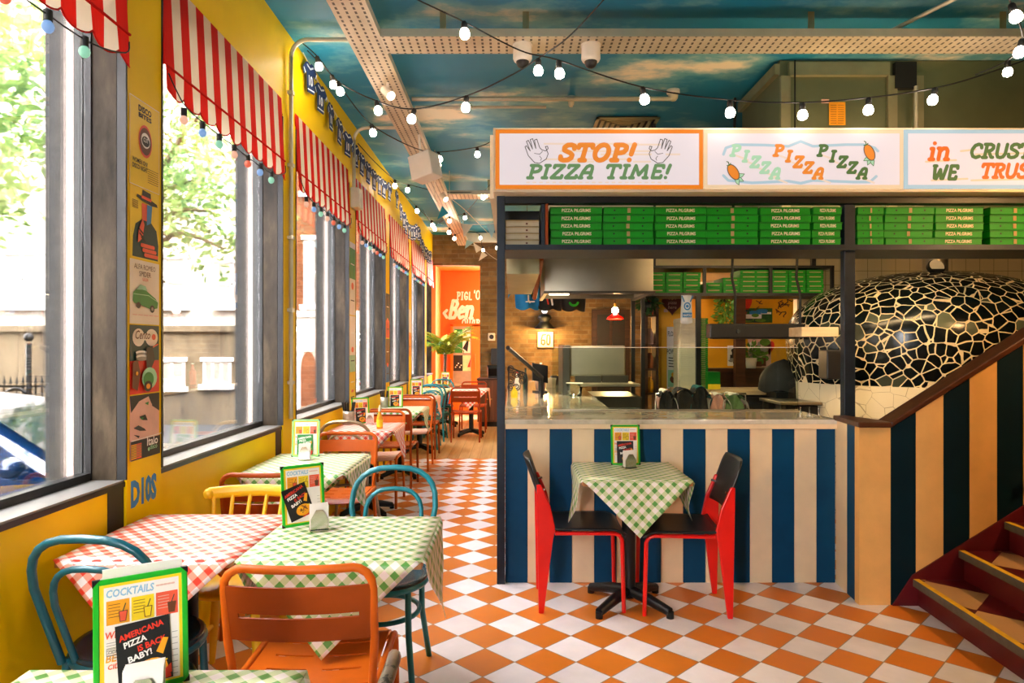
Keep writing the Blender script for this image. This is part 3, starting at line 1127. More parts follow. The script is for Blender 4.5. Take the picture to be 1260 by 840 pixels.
bd = MB('car_blue')
secs = [car_sec(i) for i in range(NX + 1)]
n = len(prof)
bd.add([p for s_ in secs for p in s_], [(i * n + k, i * n + (k + 1) % n, (i + 1) * n + (k + 1) % n, (i + 1) * n + k) for i in range(NX) for k in range(n)], True)
bd.add(secs[0], [tuple(range(n))]).add(secs[-1], [tuple(reversed(range(n)))])
part('body', bd, cr)
part('windscreen', MB('car_glass').ngon([cpt(.98, -.66, .925), cpt(.98, .66, .925), cpt(1.68, .6, 1.345), cpt(1.68, -.6, 1.345)]), cr)
for sx in (-1, 1):
    g = MB('car_glass').ext([cpt(1.25, sx * .815, .88), cpt(2.3, sx * .825, .88), cpt(2.3, sx * .70, 1.34), cpt(1.8, sx * .70, 1.30)], (0, sx * .01, 0))
    g.ext([cpt(2.38, sx * .825, .88), cpt(3.5, sx * .815, .9), cpt(3.15, sx * .70, 1.32), cpt(2.38, sx * .70, 1.34)], (0, sx * .01, 0))
    part('side_window', g, cr)
    part('wing_mirror', MB('car_blue').ball(cpt(1.2, sx * .98, .98), .10, 12, .8).cyl(cpt(1.3, sx * .8, .88), cpt(1.22, sx * .95, .95), .03), cr)
    part('door_handle', MB('car_blue').box(*sorted((CX0 - 2.25, CX0 - 2.05)), *sorted((CYC + sx * .86, CYC + sx * .885)), .36, .39), cr)
for al in (.8, 3.25):
    for sx in (-1, 1):
        a_, b_ = cpt(al, sx * .70, .32), cpt(al, sx * .87, .32)
        wn = part('wheel', MB('rubber_black').cyl(a_, b_, .32, n=24), cr)
        part('hub', MB('steel').cyl(b_, cpt(al, sx * .885, .32), .19, n=16), wn)

# street trees
rnd = random.Random(11)


def tree(name, label, base, blobs, leaves, seed):
    rnd = random.Random(seed)
    t_ = thing(name, label, 'tree', base, world=True, group='street trees')
    tr = MB('bark')
    top = Vector(base) + Vector((0, 0, 3.2))
    tr.tube([base, Vector(base) + Vector((.08, .05, 1.8)), top], [.2, .17, .13], 10)
    part('trunk', tr, t_)
    br = MB('bark')
    lf = MB('leaves_light')
    for (c, r) in blobs:
        c = Vector(c)
        br.tube(smooth_path([top - Vector((0, 0, .4)), (top + c) / 2 + Vector((0, 0, .35)), c], 4), [.07 - .055 * i / 8 for i in range(9)], 6)
        nl = int(leaves * r * r)
        cl = [c + Vector((rnd.gauss(0, .5), rnd.gauss(0, .5), rnd.gauss(0, .5))) * r for _ in range(int(12 * r))]
        for i in range(nl):
            q = rnd.choice(cl) + Vector((rnd.gauss(0, .17), rnd.gauss(0, .17), rnd.gauss(0, .2)))
            d = Vector((rnd.gauss(0, 1), rnd.gauss(0, 1), rnd.gauss(-.5, .7))).normalized()
            s_ = d.cross(Vector((rnd.random(), rnd.random(), rnd.random()))).normalized()
            L = .05 + .05 * rnd.random()
            lf.add([q - d * L, q + s_ * L * .45, q + d * L, q - s_ * L * .45], [(0, 1, 2, 3)])
    part('branches', br, t_)
    part('foliage', lf, t_)


tree('street_tree', 'pale green street tree outside the nearest window', (-8.6, 8.9, -.4),
     [((-8.6, 8.6, 4.6), 1.5), ((-7.2, 8.2, 3.5), 1.2), ((-6.2, 7.7, 4.4), 1.3), ((-7.4, 8.2, 5.6), 1.5), ((-6.3, 7.6, 2.6), .8), ((-8.4, 8.4, 3.0), 1.0), ((-6.9, 7.9, 2.0), .6), ((-5.9, 7.5, 3.4), .9), ((-5.6, 6.9, 5.0), 1.2), ((-5.3, 6.6, 3.0), .7), ((-5.0, 6.4, 4.0), .9)], 520, 4)
tree('street_tree', 'pale leafy tree hanging behind the first striped awning', (-6.4, 11.3, -.4),
     [((-5.6, 10.8, 4.6), 1.2), ((-4.9, 10.5, 4.0), .9), ((-4.6, 10.4, 3.5), .7), ((-5.9, 10.6, 3.7), .9), ((-5.2, 10.3, 3.1), .55), ((-4.5, 10.1, 5.0), 1.0), ((-4.3, 10.2, 2.9), .35)], 520, 9)

# ------------------------------------------------------------------ awnings over the windows
def awning_mesh(L):
    t = MB()
    n = max(2, round(L / .083)); n += 1 - n % 2
    hem = []
    for i in range(n):
        t.use('awning_red' if i % 2 == 0 else 'awning_white')
        a, b = L * i / n, L * (i + 1) / n
        t.add([(.0, a, 3.12), (0, b, 3.12), (.02, b, 2.7), (.02, a, 2.7)], [(0, 1, 2, 3)])
        k = 4
        top, bot = [], []
        for j in range(k + 1):
            y = a + (b - a) * j / k
            sc = .032 * abs(sin(PI * (y / (L / n * 2)))) ** .7
            top.append((.022, y, 2.695)); bot.append((.026 + .005 * sin(y * 30), y, 2.60 - sc)); hem.append(bot[-1])
        t.add(top + bot, [(j, j + 1, k + 2 + j, k + 1 + j) for j in range(k)])
    t.use('awning_red').tube([(.026, 0, 2.697), (.026, L, 2.697)], .006, 6).tube(hem, .0035, 4)
    t.add([(0, 0, 3.12), (.02, 0, 2.7), (0, 0, 2.7)], [(0, 1, 2)]).add([(0, L, 3.12), (.02, L, 2.7), (0, L, 2.7)], [(0, 1, 2)])
    return t.mesh('awning')


AW = ['nearest red and white striped awning, cut off by the frame edge',
      'largest whole red striped awning, beside the pillar with five posters',
      'red striped awning right behind the first vertical conduit',
      'red striped awning beyond the conduit with the junction box',
      'red striped awning third from the far end of the windows',
      'red striped awning second from the far end of the windows',
      'last red striped awning, next to the orange recess']
tints = ['bulb_tint_peach', 'bulb_tint_blue', 'bulb_tint_green', 'bulb_tint_peach', 'bulb_tint_red', 'bulb_tint_blue', 'bulb_tint_green']


def make_colour_lights():
    e = thing('coloured_light_string', None, 'string lights')
    pts = [(.04, .0, 2.66), (.048, .06, 2.60), (.05, .14, 2.56), (.05, .3, 2.545), (.05, .7, 2.535), (.05, 1.0, 2.53), (.05, 1.3, 2.54), (.048, 1.52, 2.6), (.04, 1.56, 2.66)]
    part('cable', MB('cable_black').tube(smooth_path(pts, 4), .003, 6), e)
    for i in range(7):
        y = .12 + .19 * i
        sk = part('socket', MB('cable_black').cyl((.05, y, 2.545), (.05, y, 2.51), .014, n=10), e)
        part('bulb', MB(tints[i]).ball((.05, y, 2.492), .019, 12, 1.15), sk)
    return e


cl0 = None
for j, k in enumerate(range(2, 9)):
    a = pil[k] + PW + .01
    L = min(PITCH - PW - .02, BACK - a - .02)
    o = bpy.data.objects.new('striped_awning', awning_mesh(L))
    col.objects.link(o); ALL.append(o)
    for v in o.data.vertices:
        v.co.z -= 2.57
    o.location = (WX + .006, a, 2.57)
    tag(o, AW[j], 'awning', 'awnings over the windows')
    lab = 'coloured bulb string along the hem of ' + ['the cut-off nearest awning', 'the largest awning', 'the awning behind the first conduit', 'the awning past the junction box', 'the third awning from the end', 'the second awning from the end', 'the last awning'][j]
    if L > 1.4:
        if cl0 is None:
            cl0 = make_colour_lights()
            cl0.location = (WX, a, 0)
            tag(cl0, lab, 'string lights', 'coloured bulbs under the awnings')
        else:
            dup(cl0, (WX, a, 0), 0, lab)

# ------------------------------------------------------------------ posters on the pillars (they face the room)
def pillar_poster(name, label, k, z0, z1, draw, margin=.02, group='posters on the window pillars'):
    y0 = pil[k] + margin
    W, H = PW - 2 * margin, z1 - z0
    mb = MB('paper')
    # the pillar faces +x: seen from the room, right is +y
    a = Art(mb, (WX + .013, y0, z0), (0, 1, 0), (0, 0, 1))
    draw(a, W, H)
    single(name, mb, label, 'poster', group)


def d_lips(a, W, H):
    a.rect(0, 0, W, H, 'poster_yellow')
    a.line([(0, 0), (W, 0), (W, H), (0, H)], .003, 'poster_cream', True)
    a.text('DISCO', W * .28, H * .875, .034, 'ink_black', 0, .04, W * .44)
    a.text('BITES', W * .28, H * .805, .026, 'ink_black', 0, .04, W * .44)
    a.poly(circ(W * .5, H * .55, W * .23, H * .19), 'ink_coral')
    a.poly(circ(W * .5, H * .55, W * .2, H * .16), 'ink_brown')
    a.poly(circ(W * .5, H * .56, W * .15, H * .09), 'ink_white')
    a.poly(circ(W * .5, H * .55, W * .13, H * .06), 'ink_black')
    a.text('CUT', W * .42, H * .54, .026, 'ink_white', 0, .01, W * .16)
    a.text("WOMEN ON!", W * .05, H * .26, .026, 'ink_black', 0, .02, W * .5)
    a.text("DISCO NIGHT", W * .05, H * .19, .026, 'ink_black', 0, .03, W * .5)
    for i in range(7):
        a.line([(W * .55, H * (.24 - .026 * i)), (W * .92, H * (.24 - .026 * i))], .002, 'ink_brown')


def d_hat(a, W, H):
    a.rect(0, 0, W, H, 'poster_yellow')
    a.poly([(W * .08, H * .02), (W * .1, H * .3), (W * .18, H * .48), (W * .42, H * .58), (W * .68, H * .57), (W * .9, H * .46), (W * .97, H * .25), (W * .95, H * .02)], 'ink_darkgreen')
    a.poly([(W * .4, H * .56), (W * .38, H * .8), (W * .72, H * .8), (W * .7, H * .56)], 'ink_coral')
    a.poly([(W * .55, H * .5), (W * .56, H * .8), (W * .74, H * .8), (W * .7, H * .55)], 'ink_blue')
    a.poly([(W * .2, H * .86), (W * .36, H * .83), (W * .7, H * .8), (W * .93, H * .81), (W * .9, H * .85), (W * .7, H * .88), (W * .68, H * .97), (W * .4, H * .99), (W * .38, H * .89), (W * .22, H * .9)], 'ink_black')
    a.line([(W * .38, H * .885), (W * .68, H * .875)], .012, 'ink_coral')
    a.poly([(W * .4, H * .58), (W * .26, H * .4), (W * .24, H * .22), (W * .4, H * .3), (W * .46, H * .5)], 'ink_coral')
    for i, (x, y) in enumerate(((.28, .42), (.3, .36), (.36, .31))):
        a.line([(W * x, H * y), (W * (x + .12), H * (y - .05))], .008, 'ink_black')
    for i in range(3):
        a.line([(W * (.36 + .06 * i), H * (.2 - .065 * i)), (W * (.78 + .06 * i), H * (.2 - .065 * i))], .016, 'ink_coral')
    for i in range(6):
        a.line([(W * .06, H * (.8 - .02 * i)), (W * .24, H * (.8 - .02 * i))], .0025, 'ink_brown')


def d_car(a, W, H):
    a.rect(0, 0, W, H, 'poster_cream')
    a.text('ALFA ROMEO', W * .14, H * .86, .03, 'ink_brown', 0, .0, W * .72)
    a.text('SPIDER', W * .3, H * .75, .03, 'ink_brown', 0, .0, W * .4)
    a.text('GIULIA', W * .4, H * .68, .02, 'ink_coral', 0, 0, W * .2)
    b = [(.08, .36), (.1, .48), (.22, .55), (.45, .56), (.62, .5), (.86, .42), (.94, .36), (.92, .27), (.7, .24), (.3, .3), (.12, .32)]
    a.poly([(W * x, H * y) for x, y in b], 'ink_green')
    a.poly([(W * x, H * y) for x, y in ((.2, .53), (.32, .62), (.5, .6), (.56, .53), (.4, .54))], 'ink_mint')
    a.line([(W * .1, H * .46), (W * .6, H * .46), (W * .9, H * .38)], .003, 'ink_mint')
    a.poly(circ(W * .26, H * .29, W * .07, H * .05), 'ink_black')
    a.poly(circ(W * .72, H * .25, W * .08, H * .06), 'ink_black')
    a.poly(circ(W * .72, H * .25, W * .04, H * .03), 'ink_grey')
    for i in range(5):
        a.line([(W * (.06 + .18 * i), H * .14), (W * (.2 + .18 * i), H * .14)], .004, 'ink_pink')


def d_scooter(a, W, H):
    a.rect(0, 0, W, H, 'ink_darkgreen')
    a.rect(0, 0, W, H * .48, 'ink_red')
    for cx, r in ((.28, .2), (.72, .22)):
        a.poly(circ(W * cx, H * .82, W * r, H * .13), 'poster_cream')
    a.rect(W * .3, H * .78, W * .7, H * .88, 'poster_cream')
    a.text('Cento', W * .16, H * .8, .05, 'ink_brown', .3, .01, W * .5)
    a.poly(circ(W * .78, H * .83, W * .07, H * .045), 'ink_coral')
    for i in range(4):
        a.poly(circ(W * .36, H * (.6 - .03 * i), W * .2, H * .03), 'ink_grey' if i % 2 else 'ink_white')
    a.poly([(W * .5, H * .66), (W * .7, H * .7), (W * .8, H * .5), (W * .62, H * .3), (W * .5, H * .4)], 'ink_black')
    a.poly([(W * .05, H * .46), (W * .2, H * .5), (W * .3, H * .3), (W * .2, H * .05), (W * .03, H * .1)], 'ink_brown')
    a.poly(circ(W * .6, H * .22, W * .26, H * .16), 'ink_mint')
    a.poly(circ(W * .56, H * .2, W * .18, H * .11), 'ink_green')
    a.poly(circ(W * .54, H * .1, W * .14, H * .08), 'ink_black')
    a.poly(circ(W * .54, H * .1, W * .07, H * .04), 'ink_amber')
    a.poly(circ(W * .16, H * .3, W * .04, H * .03), 'ink_amber')
    a.line([(W * .7, H * .68), (W * .86, H * .72)], .006, 'ink_coral')


def d_face(a, W, H):
    a.rect(0, 0, W, H, 'ink_pink')
    a.poly([(W * .0, H), (W * .04, H * .74), (W * .3, H * .9), (W * .62, H * .96), (W * .72, H * .84), (W * .98, H * .72), (W, H)], 'ink_black')
    a.poly([(W * .7, H), (W * .74, H * .8), (W, H * .7), (W, H)], 'ink_black')
    a.poly([(W * .3, H * .66), (W * .5, H * .68), (W * .58, H * .58), (W * .4, H * .6)], 'ink_black')
    a.poly([(W * .34, H * .64), (W * .44, H * .64), (W * .4, H * .6)], 'ink_green')
    a.poly([(W * .1, H * .5), (W * .26, H * .53), (W * .46, H * .46), (W * .52, H * .42), (W * .3, H * .44)], 'ink_black')
    a.poly([(W * .1, H * .4), (W * .3, H * .36), (W * .26, H * .33)], 'ink_black')
    a.poly([(W * .46, H * .86), (W * .6, H * .88), (W * .58, H * .82)], 'ink_green')
    a.rect(0, 0, W, H * .3, 'ink_black')
    a.rect(0, H * .02, W * .34, H * .25, 'ink_amber'); a.rect(W * .17, H * .02, W * .34, H * .25, 'ink_coral')
    for i in range(8):
        a.line([(0, H * (.05 + .025 * i)), (W * .34, H * (.05 + .025 * i))], .002, 'ink_green')
    a.text('Italo', W * .52, H * .18, .05, 'ink_white', 0, .02, W * .38)
    a.text('disco', W * .62, H * .11, .03, 'ink_mint', 0, .01, W * .25)
    a.poly(circ(W * .57, H * .12, W * .035), 'ink_mint')
    a.line([(0, H * .31), (W, H * .33)], .003, 'ink_white')


# heights from the photograph: the pillar is about 1.6 m to the side and 2.9 m ahead
pillar_poster('lips_poster', 'yellow disco poster with red lips, topmost on the nearest pillar', 3, 2.115, 2.475, d_lips)
pillar_poster('cowboy_poster', 'yellow poster with the dark figure of a man in a hat', 3, 1.815, 2.11, d_hat)
pillar_poster('sports_car_poster', 'cream poster with a small green open sports car', 3, 1.545, 1.81, d_car)
pillar_poster('scooter_poster', 'dark poster with a red and green scooter on the nearest pillar', 3, 1.255, 1.54, d_scooter)
pillar_poster('face_poster', 'pink and black poster of a face, lowest on the nearest pillar', 3, .985, 1.25, d_face)
a = Art(MB('ink_blue'), (WX + .0125, pil[3] + .03, .80), (0, 1, 0), (0, 0, 1))
a.text('D10S', 0, .0, .14, 'ink_blue', 0, .055, .2)
single('stencilled_lettering', a.mb, 'blue stencilled lettering low on the yellow pillar', 'lettering')


def d_plain(cols):
    def f(a, W, H):
        n = len(cols)
        a.rect(0, 0, W, H, 'paper')
        z = 0
        d0 = a.d
        for c, h in cols:
            a.d = d0
            a.rect(0, H * z, W, H * (z + h), c)
            z += h
        a.poly(circ(W * .5, H * .4, W * .22, H * .05), 'ink_coral')
        a.line([(W * .2, H * .2), (W * .8, H * .2)], .01, 'ink_black')
        a.line([(W * .2, H * .7), (W * .8, H * .7)], .01, 'ink_white')
    return f


pillar_poster('green_poster', 'poster with a green top on the third pillar from the front', 5, 1.75, 2.45, d_plain([('paper', .5), ('ink_green', .42), ('paper', .08)]))
pillar_poster('sketch_poster', 'pale sketched poster below the green topped one', 5, 1.2, 1.74, d_plain([('ink_mint', .3), ('paper', .7)]))
pillar_poster('pillar_sticker_poster', 'yellow poster with black ring, low on the third pillar', 5, .9, 1.19, d_plain([('poster_yellow', 1.)]))
pillar_poster('blue_red_poster', 'blue and red poster on the fourth pillar', 6, 1.55, 2.1, d_plain([('ink_red', .4), ('ink_darkgreen', .6)]))
pillar_poster('brown_poster', 'brown picture poster under the blue and red one', 6, 1.0, 1.54, d_plain([('ink_blue', .4), ('ink_brown', .6)]))
pillar_poster('amber_poster', 'amber and cream poster on the fifth pillar', 7, 1.3, 2.0, d_plain([('ink_amber', .5), ('paper', .5)]))
# ------------------------------------------------------------------ service counter with its striped front
CY = 4.19
ct = thing('service_counter', 'long kitchen counter with blue and cream striped boards and stone worktop', 'counter', (1.0, 4.5, 0), world=True)
fr = MB('blue_paint')
xs = [(621.8 + 27.4 * i - 630) / 200.7 for i in range(15)] + [1.985]
for i in range(15):
    fr.use('blue_paint' if i % 2 == 0 else 'cream_paint').box(xs[i] + .001, xs[i + 1] - .001, CY, CY + .03, 0, .955)
part('striped_front', fr, ct, .002, 1)
part('end_panel', MB('blue_paint').box(-.042, -.012, CY + .03, 8.8, 0, .955), ct)
part('body', MB('black_metal').box(-.01, 1.98, CY + .03, 4.8, .02, .95).box(-.01, .72, 4.8, 8.8, .02, .95), ct)
part('fascia', MB('cream_paint').box(-.04, 1.99, CY - .018, CY, .945, .975), ct, .002, 1)
wt = MB('marble').ext([(-.05, CY - .02, .975), (2.0, CY - .02, .975), (2.0, 4.85, .975), (.70, 4.85, .975), (.80, 8.9, .975), (-.05, 8.9, .975)], (0, 0, .028))
part('worktop', wt, ct, .003, 1)

# glass guards standing on the worktop
for x0, x1, lab in ((.28, 1.15, 'clear glass guard pane over the middle of the worktop'), (1.16, 1.99, 'clear glass guard pane at the oven end of the worktop')):
    g = thing('glass_guard', lab, 'glass guard', ((x0 + x1) / 2, 4.75, 1.003), world=True, group='glass guards on the counter')
    part('pane', MB('guard_glass').box(x0, x1, 4.747, 4.753, 1.006, 1.44), g)
    e = MB('shade_white').box(x0, x1, 4.746, 4.754, 1.44, 1.444)
    part('polished_edge', e, g)
    part('foot_channel', MB('steel').box(x0, x1, 4.742, 4.758, 1.003, 1.012), g)

# steel frame that carries the shelf and the sign
fm = thing('shelf_gantry', 'dark steel frame with a long shelf above the counter', 'frame', (1.0, 4.3, 0), world=True)
part('post', MB('steel_navy').box(-.092, -.043, CY - .03, CY + .02, 0, 2.37), fm, .003)
part('post', MB('steel_navy').box(2.05, 2.118, CY + .02, CY + .075, 1.0, 2.37), fm, .003)
part('beam', MB('black_metal').box(-.09, 3.6, CY - .02, CY + .05, 2.325, 2.366), fm)
part('shelf', MB('steel_navy').box(-.09, 3.6, CY - .02, CY + .42, 2.04, 2.072), fm)
part('shelf_back', MB('black_metal').box(-.09, 3.6, CY + .405, CY + .42, 2.072, 2.36), fm)
part('divider', MB('rust_metal').box(.205, .222, CY, CY + .4, 2.072, 2.325), fm)
part('divider', MB('steel_navy').box(.178, .202, CY, CY + .4, 2.072, 2.325), fm)
part('side_return', MB('cream_plain').box(-.135, -.1, 4.2, 8.0, 2.36, 2.75), fm)


# ------------------------------------------------------------------ pizza boxes
def make_box(kind):
    """box with its printed edge facing -y; origin at the base centre"""
    W, D, H = .322, .32, .046
    e = thing('pizza_box', None, 'pizza box')
    if kind == 'white':
        W = .205
    base = 'box_white' if kind == 'white' else 'box_green'
    b = MB(base).box(-W / 2, W / 2, -D / 2, D / 2, .001, H)
    part('carton', b, e, .002, 1)
    l = MB('box_kraft' if kind == 'white' else 'box_green_side').box(-W / 2 - .002, W / 2 + .002, -D / 2 - .003, D / 2, H - .009, H - .001)
    part('lid', l, e)
    a = Art(MB('ink_cream'), (-W / 2, -D / 2 - .0035, 0), (1, 0, 0), (0, 0, 1))
    if kind == 'text':
        a.text('PIZZA PiLGRiMS', W * .22, .0145, .027, 'ink_cream', 0, .03, W * .56)
    elif kind == 'dots':
        a.poly(circ(W * .21, .024, .0055), 'ink_black'); a.poly(circ(W * .79, .024, .0055), 'ink_black')
        a.rect(W * .465, .009, W * .53, .038, 'box_kraft')
    else:
        a.line([(W * .05, .03), (W * .95, .03)], .002, 'box_kraft')
        a.poly(circ(W * .63, .018, .007), 'ink_brown')
    part('lettering' if kind == 'text' else 'print', a.mb, e)
    return e


proto = {}


def put_box(kind, x, y, z, rz, label, group, sc=(1, 1, 1)):
    if kind not in proto:
        proto[kind] = make_box(kind)
        o = tag(proto[kind], label, None, group)
        o.location = (x, y, z); o.rotation_euler = (0, 0, rz)
    else:
        o = dup(proto[kind], (x, y, z), rz, label, group)
    o.scale = sc
    return o


LV = ['bottom', 'second from bottom', 'middle', 'fourth from bottom', 'top']
ORD = ['first', 'second', 'third', 'fourth', 'fifth', 'sixth', 'seventh', 'eighth', 'ninth', 'tenth']
rnd = random.Random(5)
stacks = [(677, 742, 'text'), (743, 806, 'dots'), (807, 871, 'text'), (872, 936, 'dots'), (937, 1000, 'text'), (1002, 1038, 'text'),
          (1058, 1091, 'dots'), (1092, 1153, 'dots'), (1154, 1214, 'text'), (1222, 1284, 'dots')]
for i, (a_, b_, kind) in enumerate(stacks):
    cx = ((a_ + b_) / 2 - 630) / 200.7
    sx = (b_ - a_ - .5) / 200.7 / .324
    for j in range(5):
        put_box(kind, cx + rnd.uniform(-.004, .004), CY + .185 + rnd.uniform(-.006, .006), 2.0735 + .0475 * j, rnd.uniform(-.01, .01),
                'green pizza box, %s of the %s stack along the counter shelf' % (LV[j], ORD[i]),
                'pizza boxes on the counter shelf', (sx, 1, 1.02))
for j in range(4):
    put_box('white', (643 - 630) / 200.7, CY + .2, 2.0735 + .04 * j, 0, 'white pizza box, %s of the only white stack on the shelf' % ['bottom', 'second from bottom', 'third from bottom', 'top'][j],
            'white pizza boxes', (1, 1, .85))

# ------------------------------------------------------------------ the lit sign
SY = 4.05
SX0, SX1 = -.112, 3.55
SZ0, SZ1 = 2.366, 2.748
sg = thing('lightbox_sign', 'long lit pizza sign of three bordered panels above the counter', 'sign', (1.7, 4.12, SZ0), world=True)
part('casing', MB('cream_plain').box(SX0, SX1, SY + .004, 4.2, SZ0, SZ1), sg, .004)
BZ0, BZ1 = SZ0 + .018, SZ1 - .012
pan = [(-.098, 1.133, 'sign_orange'), (1.136, 2.322, 'sign_cream'), (2.325, 3.545, 'sign_blue')]
for (x0, x1, bc) in pan:
    fb = MB(bc).box(x0, x1, SY, SY + .01, BZ0, BZ1)
    bo = part('panel', fb, sg)
    bw = .024
    part('panel_face', MB('sign_face').box(x0 + bw, x1 - bw, SY - .002, SY, BZ0 + bw, BZ1 - bw), bo)


def sign_art():
    return Art(MB('sign_face'), (0, SY - .0022, 0), (1, 0, 0), (0, 0, 1), .0004, .0004)


def px(x):
    return (x - 630) / 840 * SY


def pz(y):
    return EYE - (y - 425) / 840 * SY


def hand(a, ox, oy, k, flip, mat='sign_line'):
    f = -1 if flip else 1
    def q(pts):
        return [(ox + f * x * k, oy + y * k) for x, y in pts]
    out = [(.62, 0), (.40, .03), (.14, .32), (.0, .70), (.06, .74), (.22, .52), (.06, .92), (.14, .97), (.32, .60), (.22, 1.0), (.32, 1.04), (.46, .62), (.40, .98), (.5, 1.02), (.62, .66), (.72, .56), (.88, .52), (.98, .62), (.95, .72), (.86, .70), (.98, .40), (.90, .18), (.62, 0)]
    a.poly(q(circ(.58, .32, .3, .28)), 'sign_face')
    a.line(q(out), .0045, mat)
    a.line(q([(.4, .42), (.62, .38), (.74, .5)]), .0035, mat)
    a.line(q([(.62, .3), (.7, .2), (.66, .12)]), .0035, mat)


a = sign_art()
d0 = a.d
for (x0, x1, y) in ((670, 785, 177), (690, 800, 186), (740, 836, 190), (672, 770, 196), (760, 812, 178), (780, 800, 199), (690, 730, 199)):
    a.d = d0
    a.line([(px(x0), pz(y)), (px(x1), pz(y))], .012, 'sign_peach')
d0 = a.d
for i in range(22):
    a.d = d0
    a.line([(px(648 + 8.1 * i), pz(224.5)), (px(651 + 8.1 * i), pz(224.5))], .009, 'sign_peach')
a.glyphs('STOP!', px(687), pz(198), .098, .029, 'sign_letter_orange', .28, .18, 1.27)
a.glyphs('PIZZA', px(648), pz(219.5), .079, .0205, 'sign_green', .3, .18, 1.36)
a.glyphs('TIME!', px(743), pz(219.5), .079, .0205, 'sign_green', .3, .2, 1.42)
hand(a, px(646), pz(201), .14, False)
hand(a, px(827), pz(201), .14, True)
part('lettering', a.mb, sg)

a = sign_art()
a.line([(px(890), pz(190)), (px(893), pz(182)), (px(905), pz(178)), (px(940), pz(178.5)), (px(970), pz(180)), (px(985), pz(174)), (px(1000), pz(180)), (px(1040), pz(178)), (px(1062), pz(178)), (px(1076), pz(182)), (px(1080), pz(186))], .016, 'sign_blue')
a.line([(px(890), pz(216)), (px(896), pz(222)), (px(925), pz(225)), (px(970), pz(223)), (px(985), pz(225.5)), (px(1000), pz(222)), (px(1050), pz(224)), (px(1070), pz(224)), (px(1078), pz(217))], .016, 'sign_blue')
for (x0, mt) in ((898, 'sign_mint'), (951, 'sign_letter_orange'), (1005, 'sign_olive')):
    d0 = a.d
    for i in range(5):
        a.d = d0
        a.line([(px(x0 + 4 + 12 * i), pz(190 + 7.0 * i)), (px(x0 + 22 + 12 * i), pz(197 + 7.0 * i))], .012, 'sign_peach')
    for i, ch in enumerate('PIZZA'):
        a.glyphs(ch, px(x0 + 12.2 * i) + (.014 if ch == 'I' else 0), pz(192 + 7.0 * i), .064, .0185, mt, .25, .1, 1.2)


def tomato(a, cx, cy, k, ang, leaf):
    def rt(pts, mul=1):
        c_, s_ = cos(R(ang)), sin(R(ang))
        return [(px(cx) + (x * c_ - y * s_) * k, pz(cy) + (x * s_ + y * c_) * k) for x, y in pts]
    for t in leaf:
        lf = [(0, 0), (.35, .22), (.8, .1), (.55, -.12), (.2, -.18)]
        c_, s_ = cos(R(t)), sin(R(t))
        p_ = [(x * c_ - y * s_ + .0, x * s_ + y * c_ - .5) for x, y in lf]
        a.poly(rt(p_), 'sign_mint'); a.line(rt(p_), .0035, 'sign_olive', True)
    body = circ(0, 0, .44, .78, 20)
    a.poly(rt(body), 'sign_letter_orange'); a.line(rt(body), .005, 'sign_line', True)
    a.line(rt([(0, .78), (.1, 1.0), (.0, 1.15)]), .006, 'sign_olive')
    a.line(rt([(-.18, .82), (.0, .74), (.22, .82)]), .006, 'sign_olive')


tomato(a, 902, 212, .064, 32, (-70, -110, -20))
tomato(a, 1069, 188, .064, 25, (-150, -190, -110))
part('lettering', a.mb, sg)

a = sign_art()
for (x0, x1, y) in ((1139, 1176, 199), (1182, 1200, 186), (1200, 1290, 190), (1146, 1190, 222), (1195, 1280, 222)):
    a.line([(px(x0), pz(y)), (px(x1), pz(y - 2))], .012, 'sign_cream')
a.glyphs('in', px(1142), pz(197), .108, .024, 'sign_letter_red_orange', .2, .1, 1.1)
a.glyphs('CRUST', px(1192), pz(194.5), .084, .021, 'sign_olive', .25, .1, 1.15)
a.glyphs('WE', px(1146), pz(221), .084, .021, 'sign_olive', .2, .1, 1.05)
a.glyphs('TRUST', px(1205), pz(219), .084, .021, 'sign_letter_red_orange', .25, .1, 1.1)
part('lettering', a.mb, sg)

# ------------------------------------------------------------------ kitchen behind the counter
hd = thing('extractor_hood', 'stainless steel extractor hood hanging over the kitchen', 'extractor hood', (.72, 6.0, 1.89), world=True)
h = MB('steel')
x0, x1, y0, y1, z0, z1 = .27, 1.16, 5.6, 6.5, 1.9, 2.75
h.grid(lambda u, v: (x0 + (x1 - x0) * u, y0 - .03 * sin(PI * u), z0 + (z1 - z0) * v), 16, 2)
h.add([(x1, y0, z0), (x1, y1, z0), (x1, y1, z1), (x1, y0, z1), (x0, y0, z0), (x0, y1, z0), (x0, y1, z1), (x0, y0, z1)], [(0, 1, 2, 3), (4, 7, 6, 5), (1, 5, 6, 2)])
part('canopy', h, hd)
part('rim', MB('steel_dark').box(x0 - .01, x1 + .01, y0 - .035, y0 + .01, z0 - .02, z0).box(x0 - .01, x0 + .02, y0, y1, z0 - .02, z0).box(x1 - .02, x1 + .01, y0, y1, z0 - .02, z0), hd)
part('filter_bank', MB('steel_dark').box(x0 + .02, x1 - .02, y0 + .01, y1, z0 + .04, z0 + .06), hd)
part('lamp_strip', MB('lamp_panel').box(.31, .47, 5.63, 5.68, 1.875, 1.895), hd)

dp = thing('beige_duct', 'beige ceiling duct with a copper pipe beside the hood', 'duct', (.1, 5.8, 1.95), world=True)
part('panel', MB('duct_trim').box(-.04, .2, 5.0, 7.0, 1.98, 2.36), dp)
part('pipe', MB('rust_metal').tube([(.215, 5.0, 2.1), (.225, 6.8, 1.93)], .022, 10).tube([(.215, 5.0, 2.1), (.215, 5.0, 2.36)], .022, 10), dp)
part('cable_box', MB('box_green_side').box(.2, .25, 5.4, 5.47, 2.15, 2.2), dp)

